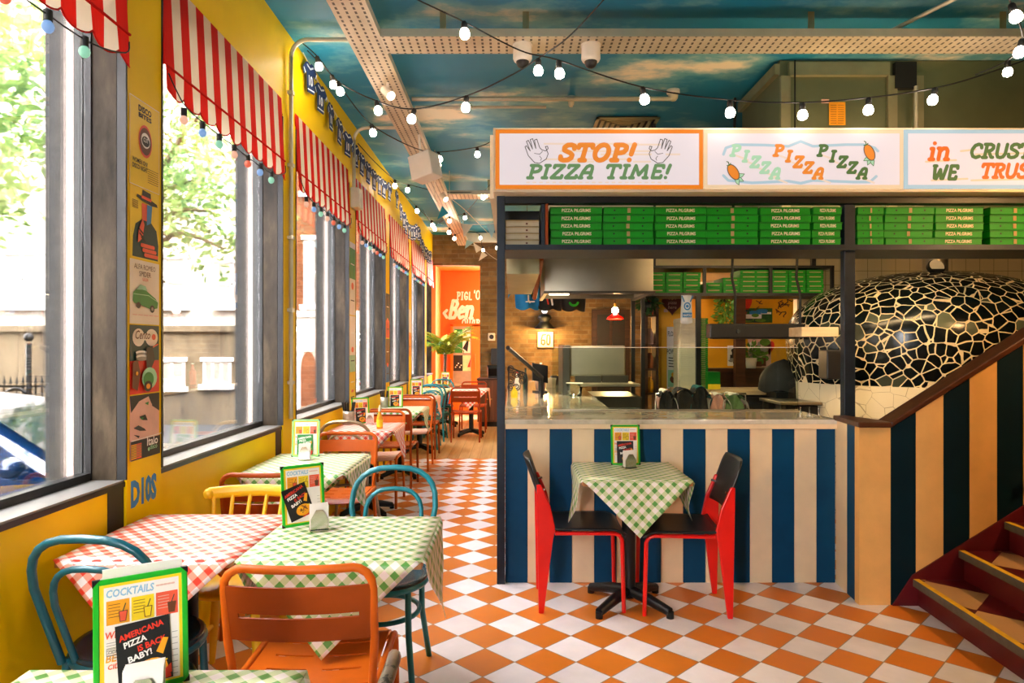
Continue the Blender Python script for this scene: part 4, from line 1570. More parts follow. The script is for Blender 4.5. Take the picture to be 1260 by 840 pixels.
# brick back wall of the kitchen carries a number sign, a lantern and a door
a = Art(MB('ink_brown'), (.505, 13.34, 1.42), (1, 0, 0), (0, 0, 1))
n60 = thing('number_sign', 'white square sign reading 60 on the brick wall', 'sign', (.655, 13.37, 1.42), world=True)
part('board', MB('cream_plain').box(.505, .805, 13.345, 13.395, 1.42, 1.72), n60, .004)
a.base = 0
a.line([(.15, .25), (.09, .24), (.07, .16), (.07, .07), (.11, .05), (.135, .08), (.13, .14), (.08, .14)], .03, 'ink_brown')
a.line([(.18, .2), (.185, .24), (.225, .24), (.235, .2), (.235, .09), (.21, .05), (.185, .06), (.175, .1), (.18, .2)], .03, 'ink_brown')
part('numerals', a.mb, n60)
ln = thing('wall_lantern', 'black bell shaped wall lantern above the number sign', 'wall lamp', (.63, 13.25, 1.78), world=True)
part('shade', MB('black_metal').lathe([(.03, .3), (.12, .26), (.14, .2), (.08, .15), (.1, .12), (.19, .02), (.2, 0)], (.63, 13.2, 1.78), 20), ln)
part('bracket', MB('black_metal').tube([(.63, 13.2, 2.08), (.63, 13.2, 2.16), (.63, 13.38, 2.16)], .02), ln)
part('bulb', MB('bulb_glow').ball((.63, 13.2, 1.83), .045), ln)
part('finial', MB('bulb_white').ball((.63, 13.2, 2.13), .06), ln)
pl = bpy.data.lights.new('lantern_light', 'POINT'); pl.energy = 17; pl.color = (1, .55, .16); pl.shadow_soft_size = .06
po = bpy.data.objects.new('lantern_light', pl); po.location = (.63, 12.98, 1.76); col.objects.link(po)

dd = MB('dark_wood')
dd.box(1.56, 2.3, 13.33, 13.4, 0, 2.16)
dr = struct('door_1', dd)
struct('door_panel', MB('frame_black').box(1.66, 2.2, 13.31, 13.33, .2, 1.1).box(1.66, 1.9, 13.31, 13.33, 1.2, 2.06).box(1.96, 2.2, 13.31, 13.33, 1.2, 2.06), dr)

pd = thing('pendant_lamp', 'red saucer pendant lamp hanging in front of the brick wall', 'pendant lamp', (1.51, 10, 1.85), world=True)
part('shade', MB('red_paint').lathe([(.03, .09), (.05, .07), (.115, .03), (.125, 0), (.11, .002), (.03, .05)], (1.51, 10, 1.84), 24), pd)
part('cord', MB('cable_black').tube([(1.51, 10, 2.05), (1.51, 10, CEIL)], .006), pd)
part('bulb', MB('bulb_glow').ball((1.51, 10, 1.97), .05), pd)
part('socket', MB('brass_tin').cyl((1.51, 10, 2.0), (1.51, 10, 2.07), .022), pd)
pl = bpy.data.lights.new('pendant_light', 'POINT'); pl.energy = 30; pl.color = (1, .62, .28); pl.shadow_soft_size = .05
po = bpy.data.objects.new('pendant_light', pl); po.location = (1.51, 9.9, 1.80); col.objects.link(po)


def tshirt(label, x, z, mat, logo, y=9.0, k=1.0):
    e = thing('hanging_t_shirt', label, 't-shirt', (x, y, z), world=True, group='t-shirts hung under the hood')
    m = MB(mat)
    W, H = .15 * k, .46 * k
    def f(u, v):
        t = -1 + 2 * u
        return (x + t * W * (1 + .08 * sin(v * 4)), y + .03 * sin(u * 9 + v * 2) - .02 * cos(t * 1.5), z + H * v - .03 * abs(sin(u * 5.)) * (1 - v))
    m.grid(f, 16, 8)
    m.grid(lambda u, v: (x - W - .1 * u, y + .02 * sin(u * 5), z + H * (.98 - .4 * u) - .14 * v), 4, 2)
    m.grid(lambda u, v: (x + W + .1 * u, y + .02 * sin(u * 5), z + H * (.98 - .4 * u) - .14 * v), 4, 2)
    o = part('cloth', m, e, solid=.006)
    a = Art(MB('ink_white'), (x - W, y - .055, z), (1, 0, 0), (0, 0, 1))
    logo(a, W * 2)
    part('lettering', a.mb, e)
    part('hanger', MB('cable_black').tube([(x, y, z + H), (x, y, CEIL)], .004), e)


def lg1(a, W):
    a.line([(W * .55, .16), (W * .55, .1), (W * .62, .07)], .02, 'ink_white'); a.line([(W * .45, .08), (W * .8, .08)], .018, 'ink_white')


def lg2(a, W):
    a.line([(W * .35, .15), (W * .42, .06)], .02, 'ink_red'); a.line([(W * .55, .15), (W * .6, .05)], .025, 'ink_white')


def lg3(a, W):
    a.line([(W * .5 + .055 * cos(R(t)), .1 + .05 * sin(R(t))) for t in range(200, 345, 18)], .03, 'menu_green'); a.line([(W * .5 + .055 * cos(R(t)), .12 + .05 * sin(R(t))) for t in range(60, 150, 18)], .02, 'menu_green')


tshirt('blue t-shirt hanging beneath the kitchen hood', .20, 1.95, 'shirt_blue', lg1)
tshirt('black t-shirt with red and white print beneath the hood', .50, 1.94, 'apron_black', lg2)
tshirt('black t-shirt with green ring print beneath the hood', .81, 1.93, 'apron_black', lg3)

# posts of the inner frame, rack of small boxes, heat bar
for x, y, lab in ((1.16, 6.55, 'slim black post right behind the hood'), (1.245, 6.5, 'black post carrying the rear box rack')):
    single('slim_post', MB('black_metal').box(x - .018, x + .018, y - .018, y + .018, 0, 2.2), lab, 'post', 'black kitchen posts')
rk = thing('box_rack', 'black hanging rack of small green boxes at the kitchen back', 'rack', (2.2, 6.6, 1.93), world=True)
part('top_bar', MB('black_metal').box(1.28, 3.06, 6.48, 6.9, 2.19, 2.215), rk)
part('shelf', MB('black_metal').box(1.28, 3.06, 6.48, 6.9, 1.925, 1.955), rk)
for x in (1.29, 1.83, 2.46, 3.045):
    part('upright', MB('black_metal').box(x - .014, x + .014, 6.48, 6.51, 1.955, 2.19), rk)
part('hanger', MB('black_metal').box(1.35, 1.39, 6.6, 6.64, 2.215, CEIL).box(2.9, 2.94, 6.6, 6.64, 2.215, CEIL), rk)
single('slim_post', MB('black_metal').box(1.745, 1.79, 6.46, 6.5, 0, 1.925), 'black post right of the tall stack of flat boxes', 'post', 'black kitchen posts')


def make_small():
    e = thing('small_pizza_box', None, 'pizza box')
    part('carton', MB('box_green').box(-.08, .08, -.15, .15, .001, .044), e, .001, 1)
    part('print', MB('box_kraft').box(-.055, .055, -.153, -.151, .018, .028), e)
    return e


sm = None
cols_ = [(1.385, 4), (1.553, 4), (1.722, 4), (1.93, 2), (2.10, 3), (2.265, 5), (2.42 - .02, 5), (2.56, 5), (2.73, 5), (2.90, 5)]
for i, (x, nn) in enumerate(cols_):
    for j in range(nn):
        lab = 'small green box, %s of the %s stack on the rear rack' % (LV[j], ORD[i])
        hz = .0445 if nn == 5 else .05
        if sm is None:
            sm = make_small(); o = tag(sm, lab, None, 'small boxes on the rear rack'); o.location = (x, 6.68, 1.956 + hz * j)
        else:
            o = dup(sm, (x, 6.68 + rnd.uniform(-.01, .01), 1.956 + hz * j), 0, lab)
        o.scale = (1, 1, hz / .0452)

hb = thing('heat_lamp_bar', 'thick black heat lamp bar hanging on two cables', 'heat lamp', (2.05, 6.0, 1.53), world=True)
part('housing', MB('black_ply').box(1.72, 2.54, 5.93, 6.06, 1.52, 1.645), hb, .01)
part('reflector', MB('steel_dark').box(1.75, 2.5, 5.95, 6.04, 1.512, 1.52), hb)
for x in (1.96, 2.53):
    part('cable', MB('cable_black').tube([(x, 6.0, 1.62), (x + .004, 6.0, 1.9), (x - .01, 6.05, 2.05), (x - .02, 6.0, 2.3), (x, 6, CEIL)], .012), hb)
    part('clip', MB('frame_grey').cyl((x, 5.92, 1.58), (x, 5.9, 1.58), .016, n=10), hb)

# stainless equipment
pc = thing('prep_station', 'stainless steel prep station with an upright hooded back', 'prep counter', (.85, 6.3, 0), world=True)
part('cabinet', MB('steel_dark').box(.5, 1.16, 6.1, 6.8, 0, 1.0), pc, .01)
part('upright_hood', MB('steel').box(.53, 1.05, 6.3, 6.75, 1.17, 1.455), pc, .02, 3)
part('side_panel', MB('steel_dark').box(.46, .53, 6.2, 6.78, 1.0, 1.46), pc, .01)
part('shelf', MB('steel').box(.6, 1.14, 6.05, 6.5, 1.09, 1.115), pc, .006)
for i in range(2):
    part('drawer', MB('steel_dark').box(.58 + .25 * i, .82 + .25 * i, 6.28, 6.3, 1.11, 1.18), pc, .004)
    part('rail', MB('chrome').tube([(.66, 6.0, .9 - .08 * i), (1.13, 6.0, .9 - .08 * i)], .012), pc)
fr_ = thing('undercounter_unit', 'dark undercounter cooling unit behind the worktop', 'fridge', (.98, 5.4, 0), world=True)
part('body', MB('black_ply').box(.80, 1.3, 5.2, 5.95, 0, .88), fr_, .01)
part('lid', MB('steel_dark').box(.80, 1.3, 5.2, 5.95, .88, .9), fr_)
part('handle', MB('chrome').tube([(.86, 5.19, .84), (1.2, 5.19, .84)], .012), fr_)

# aprons and cloths draped over a rail that runs back into the kitchen
single('apron_rail', MB('chrome').tube([(1.2, 5.7, .8), (1.2, 5.7, 1.05), (1.95, 5.7, 1.05), (1.95, 5.7, .8)], .012), 'chrome rail carrying the draped aprons', 'rail')
for i, (x, wd, hh, mats, lab) in enumerate(((1.27, .10, .16, ('apron_pink', 'apron_black', 'paper'), 'black and pink striped apron draped over the rail'),
                                            (1.41, .17, .17, ('apron_black', 'apron_black', 'apron_black'), 'plain black apron draped over the rail'),
                                            (1.55, .12, .19, ('apron_teal', 'apron_black', 'apron_teal'), 'teal and black apron draped over the rail'),
                                            (1.70, .12, .13, ('paper', 'apron_pink', 'paper'), 'red and white cloth draped over the rail'),
                                            (1.83, .14, .13, ('paper', 'apron_green', 'paper'), 'white and green cloth at the end of the rail'))):
    m = MB()
    for q in range(6):
        m.use(mats[q % 3])
        def f(u, v, q=q, x=x, wd=wd, hh=hh):
            s_ = (q + u) / 6
            ang = PI * (1 - s_)
            xx = x + wd * .5 * cos(ang) * (1 + .25 * (1 - sin(ang))) + .04 * (1 - sin(ang)) * (s_ > .5)
            return (xx, 5.62 + .16 * v + .01 * sin(s_ * 20), .93 + hh * sin(ang) ** .7 + .006 * sin(v * 9 + s_ * 12))
        m.grid(f, 4, 8)
    m.use(mats[1])
    def g(u, v, x=x, wd=wd, hh=hh):                       # the fold that hangs down in front
        ang = PI * (1 - u)
        k = .15 + .85 * v
        return (x + k * wd * .47 * cos(ang) * (1 + .25 * (1 - sin(ang))), 5.63 + .02 * sin(u * 14 + x * 9) * v, .90 + k * (hh + .02) * sin(ang) ** .7)
    m.grid(g, 16, 4)
    single('draped_apron', m, lab, 'apron', 'aprons draped on the rail', solid=.004)

# yellow mural wall of the room beyond, with a ledge, seen under the rack
struct('wall_mural', MB('kitchen_yellow').box(2.0, 4.9, 9.4, 9.5, 0, 2.6))
struct('trim_2', MB('dark_wood').box(2.0, 4.9, 9.25, 9.4, 0, 1.12).box(2.0, 4.9, 9.1, 9.42, 1.12, 1.15))
for x in (2.95, 3.85):
    struct('trim_post', MB('dark_wood').box(x, x + .13, 9.0, 9.1, 0, 2.6))
struct('ceiling_soffit', MB('ceiling_cream').box(1.15, 3.05, 7.1, 9.4, 2.255, CEIL))
struct('wall_tiled', MB('square_tiles').box(3.05, RIGHT, 7.3, 7.4, 0, CEIL))


def heart(a, cx, cy, k, mat, tall=1.):
    pts = []
    for i in range(28):
        t = 2 * PI * i / 28
        pts.append((cx + k * .062 * 16 * sin(t) ** 3, cy + tall * k * .062 * (13 * cos(t) - 5 * cos(2 * t) - 2 * cos(3 * t) - cos(4 * t))))
    a.poly(pts, mat)


mw = 9.397
def mural(name, label, x, z, W, H, draw, cat='poster', y=mw, group='pictures on the yellow kitchen wall'):
    a = Art(MB('paper'), (x, y, z), (1, 0, 0), (0, 0, 1))
    draw(a, W, H)
    single(name, a.mb, label, cat, group)


def mpx(p, Y=9.4):
    return (p - 630) / 840 * Y


def mpz(p, Y=9.4):
    return EYE - (p - 425) / 840 * Y


mural('painted_heart', 'long red heart painted high on the yellow wall', mpx(912), mpz(384), .2, .3, lambda a, W, H: heart(a, .05, .12, .1, 'ink_red', 1.9))
mural('painted_heart', 'small red heart painted low on the yellow wall', mpx(940), mpz(436), .2, .3, lambda a, W, H: heart(a, .07, .1, .075, 'ink_red', 1.5))


def scrawl(seed, n, mat):
    def f(a, W, H):
        r = random.Random(seed)
        for i in range(n):
            x, y = r.random() * W, r.random() * H
            p_ = [(x, y)]
            for _ in range(5):
                p_.append((p_[-1][0] + r.uniform(-.04, .06), p_[-1][1] + r.uniform(-.04, .04)))
            a.line(p_, .012, mat)
    return f


mural('wall_scribble', 'black scribbles high on the yellow wall', mpx(925), mpz(385), .45, .2, scrawl(1, 5, 'ink_brown'), 'drawing')
mural('wall_scribble', 'black scribbles beside the brown post', mpx(955), mpz(398), .1, .3, scrawl(2, 4, 'ink_black'), 'drawing')


def collage(seed, cols, n=14):
    def f(a, W, H):
        r = random.Random(seed)
        a.rect(0, 0, W, H, cols[0])
        for i in range(n):
            w_, h_ = W * r.uniform(.15, .5), H * r.uniform(.1, .3)
            x, y = r.random() * (W - w_), r.random() * (H - h_)
            c = r.choice(cols[1:])
            if r.random() < .5:
                a.rect(x, y, x + w_, y + h_, c)
            else:
                a.poly(circ(x + w_ / 2, y + h_ / 2, w_ / 2, h_ / 2, 9), c)
    return f


mural('collage_poster', 'pinkish collage poster behind the potted plant', mpx(920), mpz(452), .32, .45, collage(3, ['ink_pink', 'ink_brown', 'leaf_mid', 'paper', 'ink_grey']))
mural('dog_poster', 'black and white picture under the heat lamp bar', mpx(895), mpz(450), .25, .28, collage(4, ['paper', 'ink_black', 'ink_black', 'ink_grey']))
mural('blue_picture', 'blue and green picture above the heat lamp bar', mpx(910), mpz(397), .45, .2, collage(5, ['leaf_dark', 'ink_blue', 'ink_darkgreen', 'leaf_mid', 'ink_white']))
mural('red_black_poster', 'red and black poster near the oven mouth', mpx(978), mpz(440), .26, .48, collage(6, ['ink_black', 'ink_red', 'ink_amber', 'ink_blue', 'paper']))
mural('notice_poster', 'blue and white notice beside the oven', mpx(977), mpz(398), .22, .42, collage(7, ['paper', 'ink_blue', 'ink_coral', 'ink_grey']))
mural('cloud_poster', 'pale blue paper low by the oven mouth', mpx(990), mpz(460), .2, .3, collage(8, ['ink_sky', 'paper', 'ink_blue']))


# nearer partition on the left of the rack, with heart sign, poster and pennant
struct('wall_partition', MB('kitchen_yellow').box(1.50, 1.83, 7.3, 7.36, 0, 2.3))
struct('wall_partition_edge', MB('dark_wood').box(1.83, 1.9, 7.28, 7.36, 0, 2.3))
q = lambda p: (p - 630) / 840 * 7.27
r_ = lambda p: EYE - (p - 425) / 840 * 7.29
a = Art(MB('ink_red'), (q(815), 7.27, r_(388)), (1, 0, 0), (0, 0, 1))
heart(a, .105, .12, .115, 'ink_brown', 1.05); heart(a, .105, .122, .105, 'maroon', 1.05)
for i, w_ in enumerate(('eat', 'pizza', 'here')):
    a.text(w_, .105, .17 - .05 * i, .05, 'ink_pink', .2, 0, .09, 0, True)
hs = single('heart_sign', a.mb.box(q(817), q(822), 7.272, 7.276, r_(384), r_(380)), 'dark red heart sign with pale script near the pennant', 'sign')
a = Art(MB('paper'), (q(821), 7.285, r_(478)), (1, 0, 0), (0, 0, 1))
a.rect(0, 0, .14, .66, 'paper')
a.text('FLOUR', .01, .56, .075, 'ink_black', 0, .01, .1)
a.poly(circ(.1, .49, .025), 'ink_orange'); a.poly(circ(.09, .45, .02), 'ink_green')
a.text('POWER', .0, .37, .075, 'ink_black', 0, .01, .12)
for i in range(4):
    a.line([(.02, .33 - .03 * i), (.12, .32 - .03 * i)], .01, 'ink_black')
a.rect(.01, .02, .13, .2, 'ink_mint'); a.poly(circ(.07, .1, .04), 'ink_brown'); a.poly(circ(.07, .15, .025), 'ink_amber')
single('flour_poster', a.mb, 'white poster reading FLOUR POWER on the yellow partition', 'poster')
pn = thing('football_pennant', 'white pennant with a blue ring emblem hanging from the rack', 'pennant', (1.75, 6.43, 1.7), world=True)
qq = lambda p: (p - 630) / 840 * 6.44
rr = lambda p: EYE - (p - 425) / 840 * 6.44
part('cloth', MB('jersey_white').grid(lambda u, v: (qq(838.5) + (qq(851) - qq(838.5)) * u + (u - .5) * .02 * (1 - v), 6.44 + .008 * sin(u * 8), rr(397) + (rr(363) - rr(397)) * v - .012 * sin(PI * u) * (1 - v)), 8, 6), pn, solid=.003)
a = Art(MB('ink_blue'), (qq(838.5), 6.42, rr(397)), (1, 0, 0), (0, 0, 1))
a.line([(.05 + .027 * cos(R(t)), .155 + .032 * sin(R(t))) for t in range(0, 361, 24)], .012, 'ink_blue')
a.poly(circ(.05, .155, .014), 'ink_blue')
a.rect(.005, .05, .095, .095, 'ink_blue')
a.text('NAPOLI', .012, .06, .03, 'ink_white', 0, .01, .076)
a.line([(.0, .25), (.02, .2)], .012, 'ink_blue'); a.line([(.1, .25), (.08, .2)], .012, 'ink_blue')
part('print', a.mb, pn)


def make_flat():
    e = thing('flat_carton', None, 'carton')
    part('board', MB('box_white').box(-.135, .03, -.15, .15, .001, .0185), e)
    part('printed_edge', MB('box_green_side').box(.03, .135, -.15, .15, .001, .0185), e)
    part('print', MB('box_kraft').box(.07, .11, -.152, -.15, .006, .012), e)
    return e


fl = None
for j in range(36):
    lab = 'flat cream and green carton in the tall stack by the partition'
    z = 1.03 + .0193 * j
    if fl is None:
        fl = make_flat(); o = tag(fl, lab, None, 'flat cartons in the tall stack')
    else:
        o = dup(fl, None, 0, lab)
    o.location = (1.79 + rnd.uniform(-.003, .003), 6.85, z)
cs = MB('board_wood').box(1.63, 1.95, 6.66, 7.05, .99, 1.03).use('black_metal')
for x in (1.65, 1.89):
    for y in (6.7, 6.96):
        cs.box(x, x + .04, y, y + .04, 0, .99)
single('carton_stand', cs, 'low wooden stand under the tall stack of flat cartons', 'stand')
# shelves of odds and ends left of the partition
sh = thing('trinket_shelf', 'narrow wooden shelf column crowded with plants and trinkets', 'shelf', (1.42, 7.0, 0), world=True)
part('frame', MB('dark_wood').box(1.36, 1.39, 6.98, 7.2, 0, 2.1).box(1.47, 1.5, 6.98, 7.2, 0, 2.1), sh)
for z in (.95, 1.2, 1.45, 1.75):
    part('board', MB('dark_wood').box(1.36, 1.5, 6.98, 7.2, z, z + .02), sh)
for i, (z, mt, lab) in enumerate(((.97, 'ink_amber', 'amber jar on the lowest shelf of the trinket column'), (1.22, 'terracotta', 'terracotta jar on the second shelf of the trinket column'), (1.47, 'ink_pink', 'pink jar on the third shelf of the trinket column'), (1.77, 'ink_coral', 'coral jar on the top shelf of the trinket column'))):
    single('jar', MB(mt).lathe([(.0001, 0), (.035, 0), (.04, .05), (.035, .12), (.02, .14), (.022, .16), (.0001, .16)], (1.43, 7.08, z), 14), lab, 'jar', 'jars on the trinket shelf')


def leafy(parent, c, r, n, mat, seed, L=.07, droop=.3):
    rnd = random.Random(seed)
    lf = MB(mat)
    for i in range(n):
        d = Vector((rnd.gauss(0, 1), rnd.gauss(0, 1), rnd.gauss(0, .8))).normalized()
        q = Vector(c) + d * r * rnd.random() ** .5
        d = (d + Vector((0, 0, -droop))).normalized()
        s_ = d.cross(Vector((rnd.random(), rnd.random(), rnd.random() + .1))).normalized()
        l = L * rnd.uniform(.6, 1.2)
        lf.add([q, q + d * l * .5 + s_ * l * .22, q + d * l, q + d * l * .5 - s_ * l * .22], [(0, 1, 2, 3)])
    return part('foliage', lf, parent)


pt = thing('hanging_fern', 'dark hanging fern beside the rear rack', 'plant', (1.33, 6.7, 1.72), world=True)
part('pot', MB('black_metal').lathe([(.0001, 0), (.05, 0), (.07, .1), (.06, .1)], (1.33, 6.7, 1.78), 14), pt)
leafy(pt, (1.33, 6.7, 1.9), .1, 160, 'leaf_dark', 1)
part('hanger', MB('cable_black').tube([(1.33, 6.7, 1.88), (1.33, 6.7, 2.2)], .004), pt)
pt = thing('trailing_plant', 'trailing green plant on the yellow wall above the lamp bar', 'plant', (3.05, 9.2, 1.8), world=True)
part('pot', MB('black_metal').lathe([(.0001, 0), (.07, 0), (.09, .12)], (2.92 - .05, 9.2, 2.05), 14), pt)
for i in range(4):
    leafy(pt, (2.87, 9.15, 2.12 - .12 * i), .13, 70, 'leaf_mid', 20 + i, .09)
part('bracket', MB('black_metal').box(2.86, 2.88, 9.2, 9.4, 2.04, 2.055), pt)
pt = thing('potted_herb', 'small green herb in a white pot on the ledge', 'plant', (mpx(924, 9.2), 9.2, 1.15), world=True)
part('pot', MB('plastic_white').lathe([(.0001, 0), (.06, 0), (.08, .14), (.07, .14), (.05, .05)], (mpx(924, 9.2), 9.2, 1.15), 16), pt)
leafy(pt, (mpx(924, 9.2), 9.2, 1.36), .11, 130, 'leaf_mid', 31, .08, -.3)

# counters and covered oven left of the big oven
ck = thing('dark_counter', 'dark kitchen counter with a pale top under the mural wall', 'counter', (2.3, 6.6, 0), world=True)
part('cabinet', MB('black_ply').box(1.95, 2.62, 6.5, 7.0, 0, .99), ck)
part('top', MB('board_wood').box(1.93, 2.64, 6.44, 7.0, .99, 1.03), ck, .004)
part('label_plate', MB('paper').box(2.1, 2.16, 6.492, 6.5, .9, .93), ck)
part('red_panel', MB('maroon').box(2.28, 2.48, 6.492, 6.5, .72, .83), ck)
part('notice', MB('poster_cream').box(2.2, 2.26, 6.49, 6.5, .74, .84), ck)
st = thing('steel_side_table', 'low stainless table with a drawer beside the big oven', 'table', (2.5, 6.1, 0), world=True)
part('top', MB('steel').box(2.28, 2.78, 5.8, 6.3, .95, .975), st, .003)
part('drawer', MB('black_ply').box(2.42, 2.78, 5.85, 6.28, .8, .94), st, .004)
for x in (2.32, 2.74):
    for y in (5.85, 6.25):
        part('leg', MB('steel_dark').box(x - .02, x + .02, y - .02, y + .02, 0, .95), st)
cv = thing('covered_mixer', 'machine under a rumpled black cover on the pale counter', 'covered machine', (2.66, 6.35, 1.03), world=True)
c_ = MB('apron_black')
def cvf(u, v):
    a_ = 2 * PI * u
    e_ = max(1e-3, cos(v * PI / 2))
    rr_ = (1 + .05 * sin(7 * a_ + 3 * v) * (1 - .5 * v) + .03 * sin(13 * a_ - 5 * v))
    return (2.6 + .27 * e_ ** .75 * cos(a_) * rr_ - .05 * v, 6.4 + .2 * e_ ** .7 * sin(a_) * rr_, 1.03 + .30 * v ** .8 + .015 * sin(5 * a_ + 9 * v) * (1 - v) - .06 * cos(a_) * v * (1 - v))
c_.grid(cvf, 28, 8)
part('cover', c_, cv)
part('base_plate', MB('black_metal').box(2.4, 2.86, 6.2, 6.6, .975, 1.03), cv)
single('green_canister', MB('box_green_side').box(1.9, 2.02, 6.62, 6.75, 1.031, 1.2).use('ink_yellow').box(1.9, 2.02, 6.615, 6.62, 1.031, 1.08), 'green canister with a yellow label by the black post', 'canister')

# ------------------------------------------------------------------ mosaic pizza oven
ov = thing('pizza_oven', 'huge domed pizza oven covered in broken black tiles', 'oven', (3.75, 6.05, 0), world=True)
OCX, OCY, ORX, ORY = 3.72, 6.12, 1.20, 1.02
def ovf(u, v):
    a_ = 2 * PI * u
    if v < .35:
        t_ = v / .35
        k_ = .955 + .045 * sin(t_ * PI / 2)
        z_ = 1.13 + .38 * t_
    else:
        t_ = (v - .35) / .65
        z_ = 1.51 + .60 * sin(t_ * PI / 2) ** 1.0
        k_ = max(1e-3, (1 - sin(t_ * PI / 2) ** 2.3)) ** (1 / 2.1)
    return (OCX + ORX * k_ * cos(a_), OCY + ORY * k_ * sin(a_), z_)
part('dome', MB('mosaic').grid(ovf, 72, 40), ov)
part('base', MB('plaster_cracked').lathe([(1.11, 0), (1.13, .6), (1.15, 1.13), (.5, 1.13)], (OCX, OCY, 0), 48, True, 1.0, .87), ov)
part('oven_mouth', MB('black_ply').box(2.565, 2.72, 5.56, 5.72, 1.18, 1.42), ov, .01)
part('mantel_board', MB('board_wood').box(2.27, 2.56, 5.35, 5.6, 1.525, 1.6), ov, .004)
part('flue', MB('steel').cyl((3.78, 6.1, 2.05), (3.78, 6.1, 2.44), .1, n=28), ov)
gg = part('gauge', MB('black_metal').cyl((3.56, 5.75, 2.10), (3.56, 5.72, 2.12), .07, n=20), ov)
part('gauge_dial', MB('poster_cream').cyl((3.56, 5.719, 2.121), (3.56, 5.717, 2.122), .06, n=20), gg)
a = MB('conduit').tube(smooth_path([(2.98, 7.2, 2.3), (2.98, 7.2, 2.22), (3.03, 7.2, 2.2), (3.06, 7.2, 2.12), (3.06, 7.2, 1.95)], 4), .022, 8)
single('waste_pipe', a, 'bent pale pipe on the tiled wall behind the oven', 'pipe')

# things on the worktop arm
mo = thing('order_screen', 'tilted black order screen standing on the worktop arm', 'screen', (.23, 6.6, 1.003), world=True)
part('screen', MB('black_ply').obox((.27, 6.6, 1.19), (.075, .03, -.015), (-.004, .012, 0), (0, 0, .085)), mo, .003)
part('stand', MB('black_metal').tube([(.27, 6.62, 1.003), (.27, 6.62, 1.15)], .015).box(.2, .34, 6.56, 6.7, 1.003, 1.013), mo)
single('grab_rail', MB('black_metal').tube([(-.03, 4.9, 1.44), (.26, 5.9, 1.18), (.26, 5.9, 1.003)], .016, 8), 'sloping black rail from the corner post to the worktop', 'rail')
sc = thing('iron_scroll_stand', 'curly black wrought iron stand by the corner post', 'plant stand', (.06, 6.2, 1.003), world=True)
m = MB('black_metal')
for i in range(7):
    cx_, cz_ = -.01 + .05 * (i % 3), 1.08 + .055 * (i // 2)
    pts = [(cx_ + (.006 + .03 * t / 24) * cos(t * .5 + i), 6.2 + .01 * (i % 2), cz_ + (.006 + .03 * t / 24) * sin(t * .5 + i)) for t in range(25)]
    m.tube(pts, .005, 6)
part('scrolls', m, sc)
part('frame', MB('black_metal').tube([(-.03, 6.2, 1.003), (-.03, 6.2, 1.26)], .006).tube([(.13, 6.2, 1.003), (.13, 6.2, 1.2)], .006).tube([(-.03, 6.2, 1.26), (.13, 6.2, 1.2)], .006), sc)


def bottle(x, y, z, h, r, glassm, capm, label, group):
    e = thing('bottle', label, 'bottle', (x, y, z), world=True, group=group)
    part('body', MB(glassm).lathe([(.0001, 0), (r, 0), (r, h * .55), (r * .45, h * .75), (r * .35, h * .93), (.0001, h * .93)], (x, y, z), 16), e)
    part('cap', MB(capm).cyl((x, y, z + h * .93), (x, y, z + h), r * .42, n=12), e)
    return e


bottle(.05, 6.6, 1.003, .2, .026, 'plastic_white', 'ink_red', 'white bottle beside the iron scroll stand', 'bottles on the worktop')
bottle(.14, 7.1, 1.003, .22, .025, 'ink_darkgreen', 'ink_black', 'green bottle behind the white bottle', 'bottles on the worktop')
bottle(.02, 5.9, 1.003, .1, .03, 'ink_yellow', 'ink_amber', 'squat yellow bottle at the corner post', 'bottles on the worktop')
bottle(.34, 8.0, 1.003, .25, .035, 'ink_coral', 'ink_white', 'coral bottle far along the worktop arm', 'bottles on the worktop')
tb = thing('plastic_tub', 'clear plastic tub on the worktop near the prep station', 'tub', (.6, 6.2, 1.003), world=True)
part('tub_wall', MB('guard_glass').lathe([(.0001, .002), (.06, .002), (.075, .12), (.07, .12)], (.56, 6.1, 1.003), 18), tb)
part('rim', MB('plastic_white').tube(arc((.56, 6.1, 1.12), .075, 0, 360, 24, (1, 0, 0), (0, 1, 0)), .004, 6), tb)
for i, (x, y, mt, lab) in enumerate(((.42, 7.4, 'plastic_cream', 'cream paper cup on the worktop arm'), (.5, 7.9, 'ink_black', 'short black pot on the worktop arm'), (.6, 8.2, 'ink_yellow', 'small yellow carton at the end of the worktop arm'), (.3, 7.2, 'ink_pink', 'pinkish tub on the worktop arm'))):
    single('pot', MB(mt).lathe([(.0001, 0), (.05, 0), (.06, .1), (.05, .1), (.04, .02)], (x, y, 1.003), 16), lab, 'pot', 'small pots on the worktop')
wp = thing('wire_napkin_rack', 'small bent wire rack at the stair end of the worktop', 'rack', (1.95, 4.45, 1.003), world=True)
for i in range(3):
    part('wire', MB('chrome').tube([(1.86 + .06 * i, 4.4, 1.003), (1.86 + .06 * i, 4.4, 1.05), (1.9 + .06 * i, 4.5, 1.05), (1.9 + .06 * i, 4.5, 1.003)], .003, 6), wp)

# ------------------------------------------------------------------ stairs with their striped wall
SYW = 3.83
sw = MB('cream_paint')
bx = [1.947, 2.125, 2.266, 2.421, 2.567, 2.722, 2.868]
while bx[-1] < RIGHT - .1:
    bx.append(bx[-1] + .152)
capz = lambda x: 1.0 if x < 2.11 else 1.0 + .627 * (x - 2.11)
for i in range(len(bx) - 1):
    a_, b_ = bx[i], bx[i + 1]
    sw.use('ochre_paint' if i % 2 == 0 else 'navy_paint')
    sw.ext([(a_ + .001, SYW, 0), (b_ - .001, SYW, 0), (b_ - .001, SYW, min(capz(b_), CEIL)), (a_ + .001, SYW, min(capz(a_), CEIL))], (0, .05, 0))
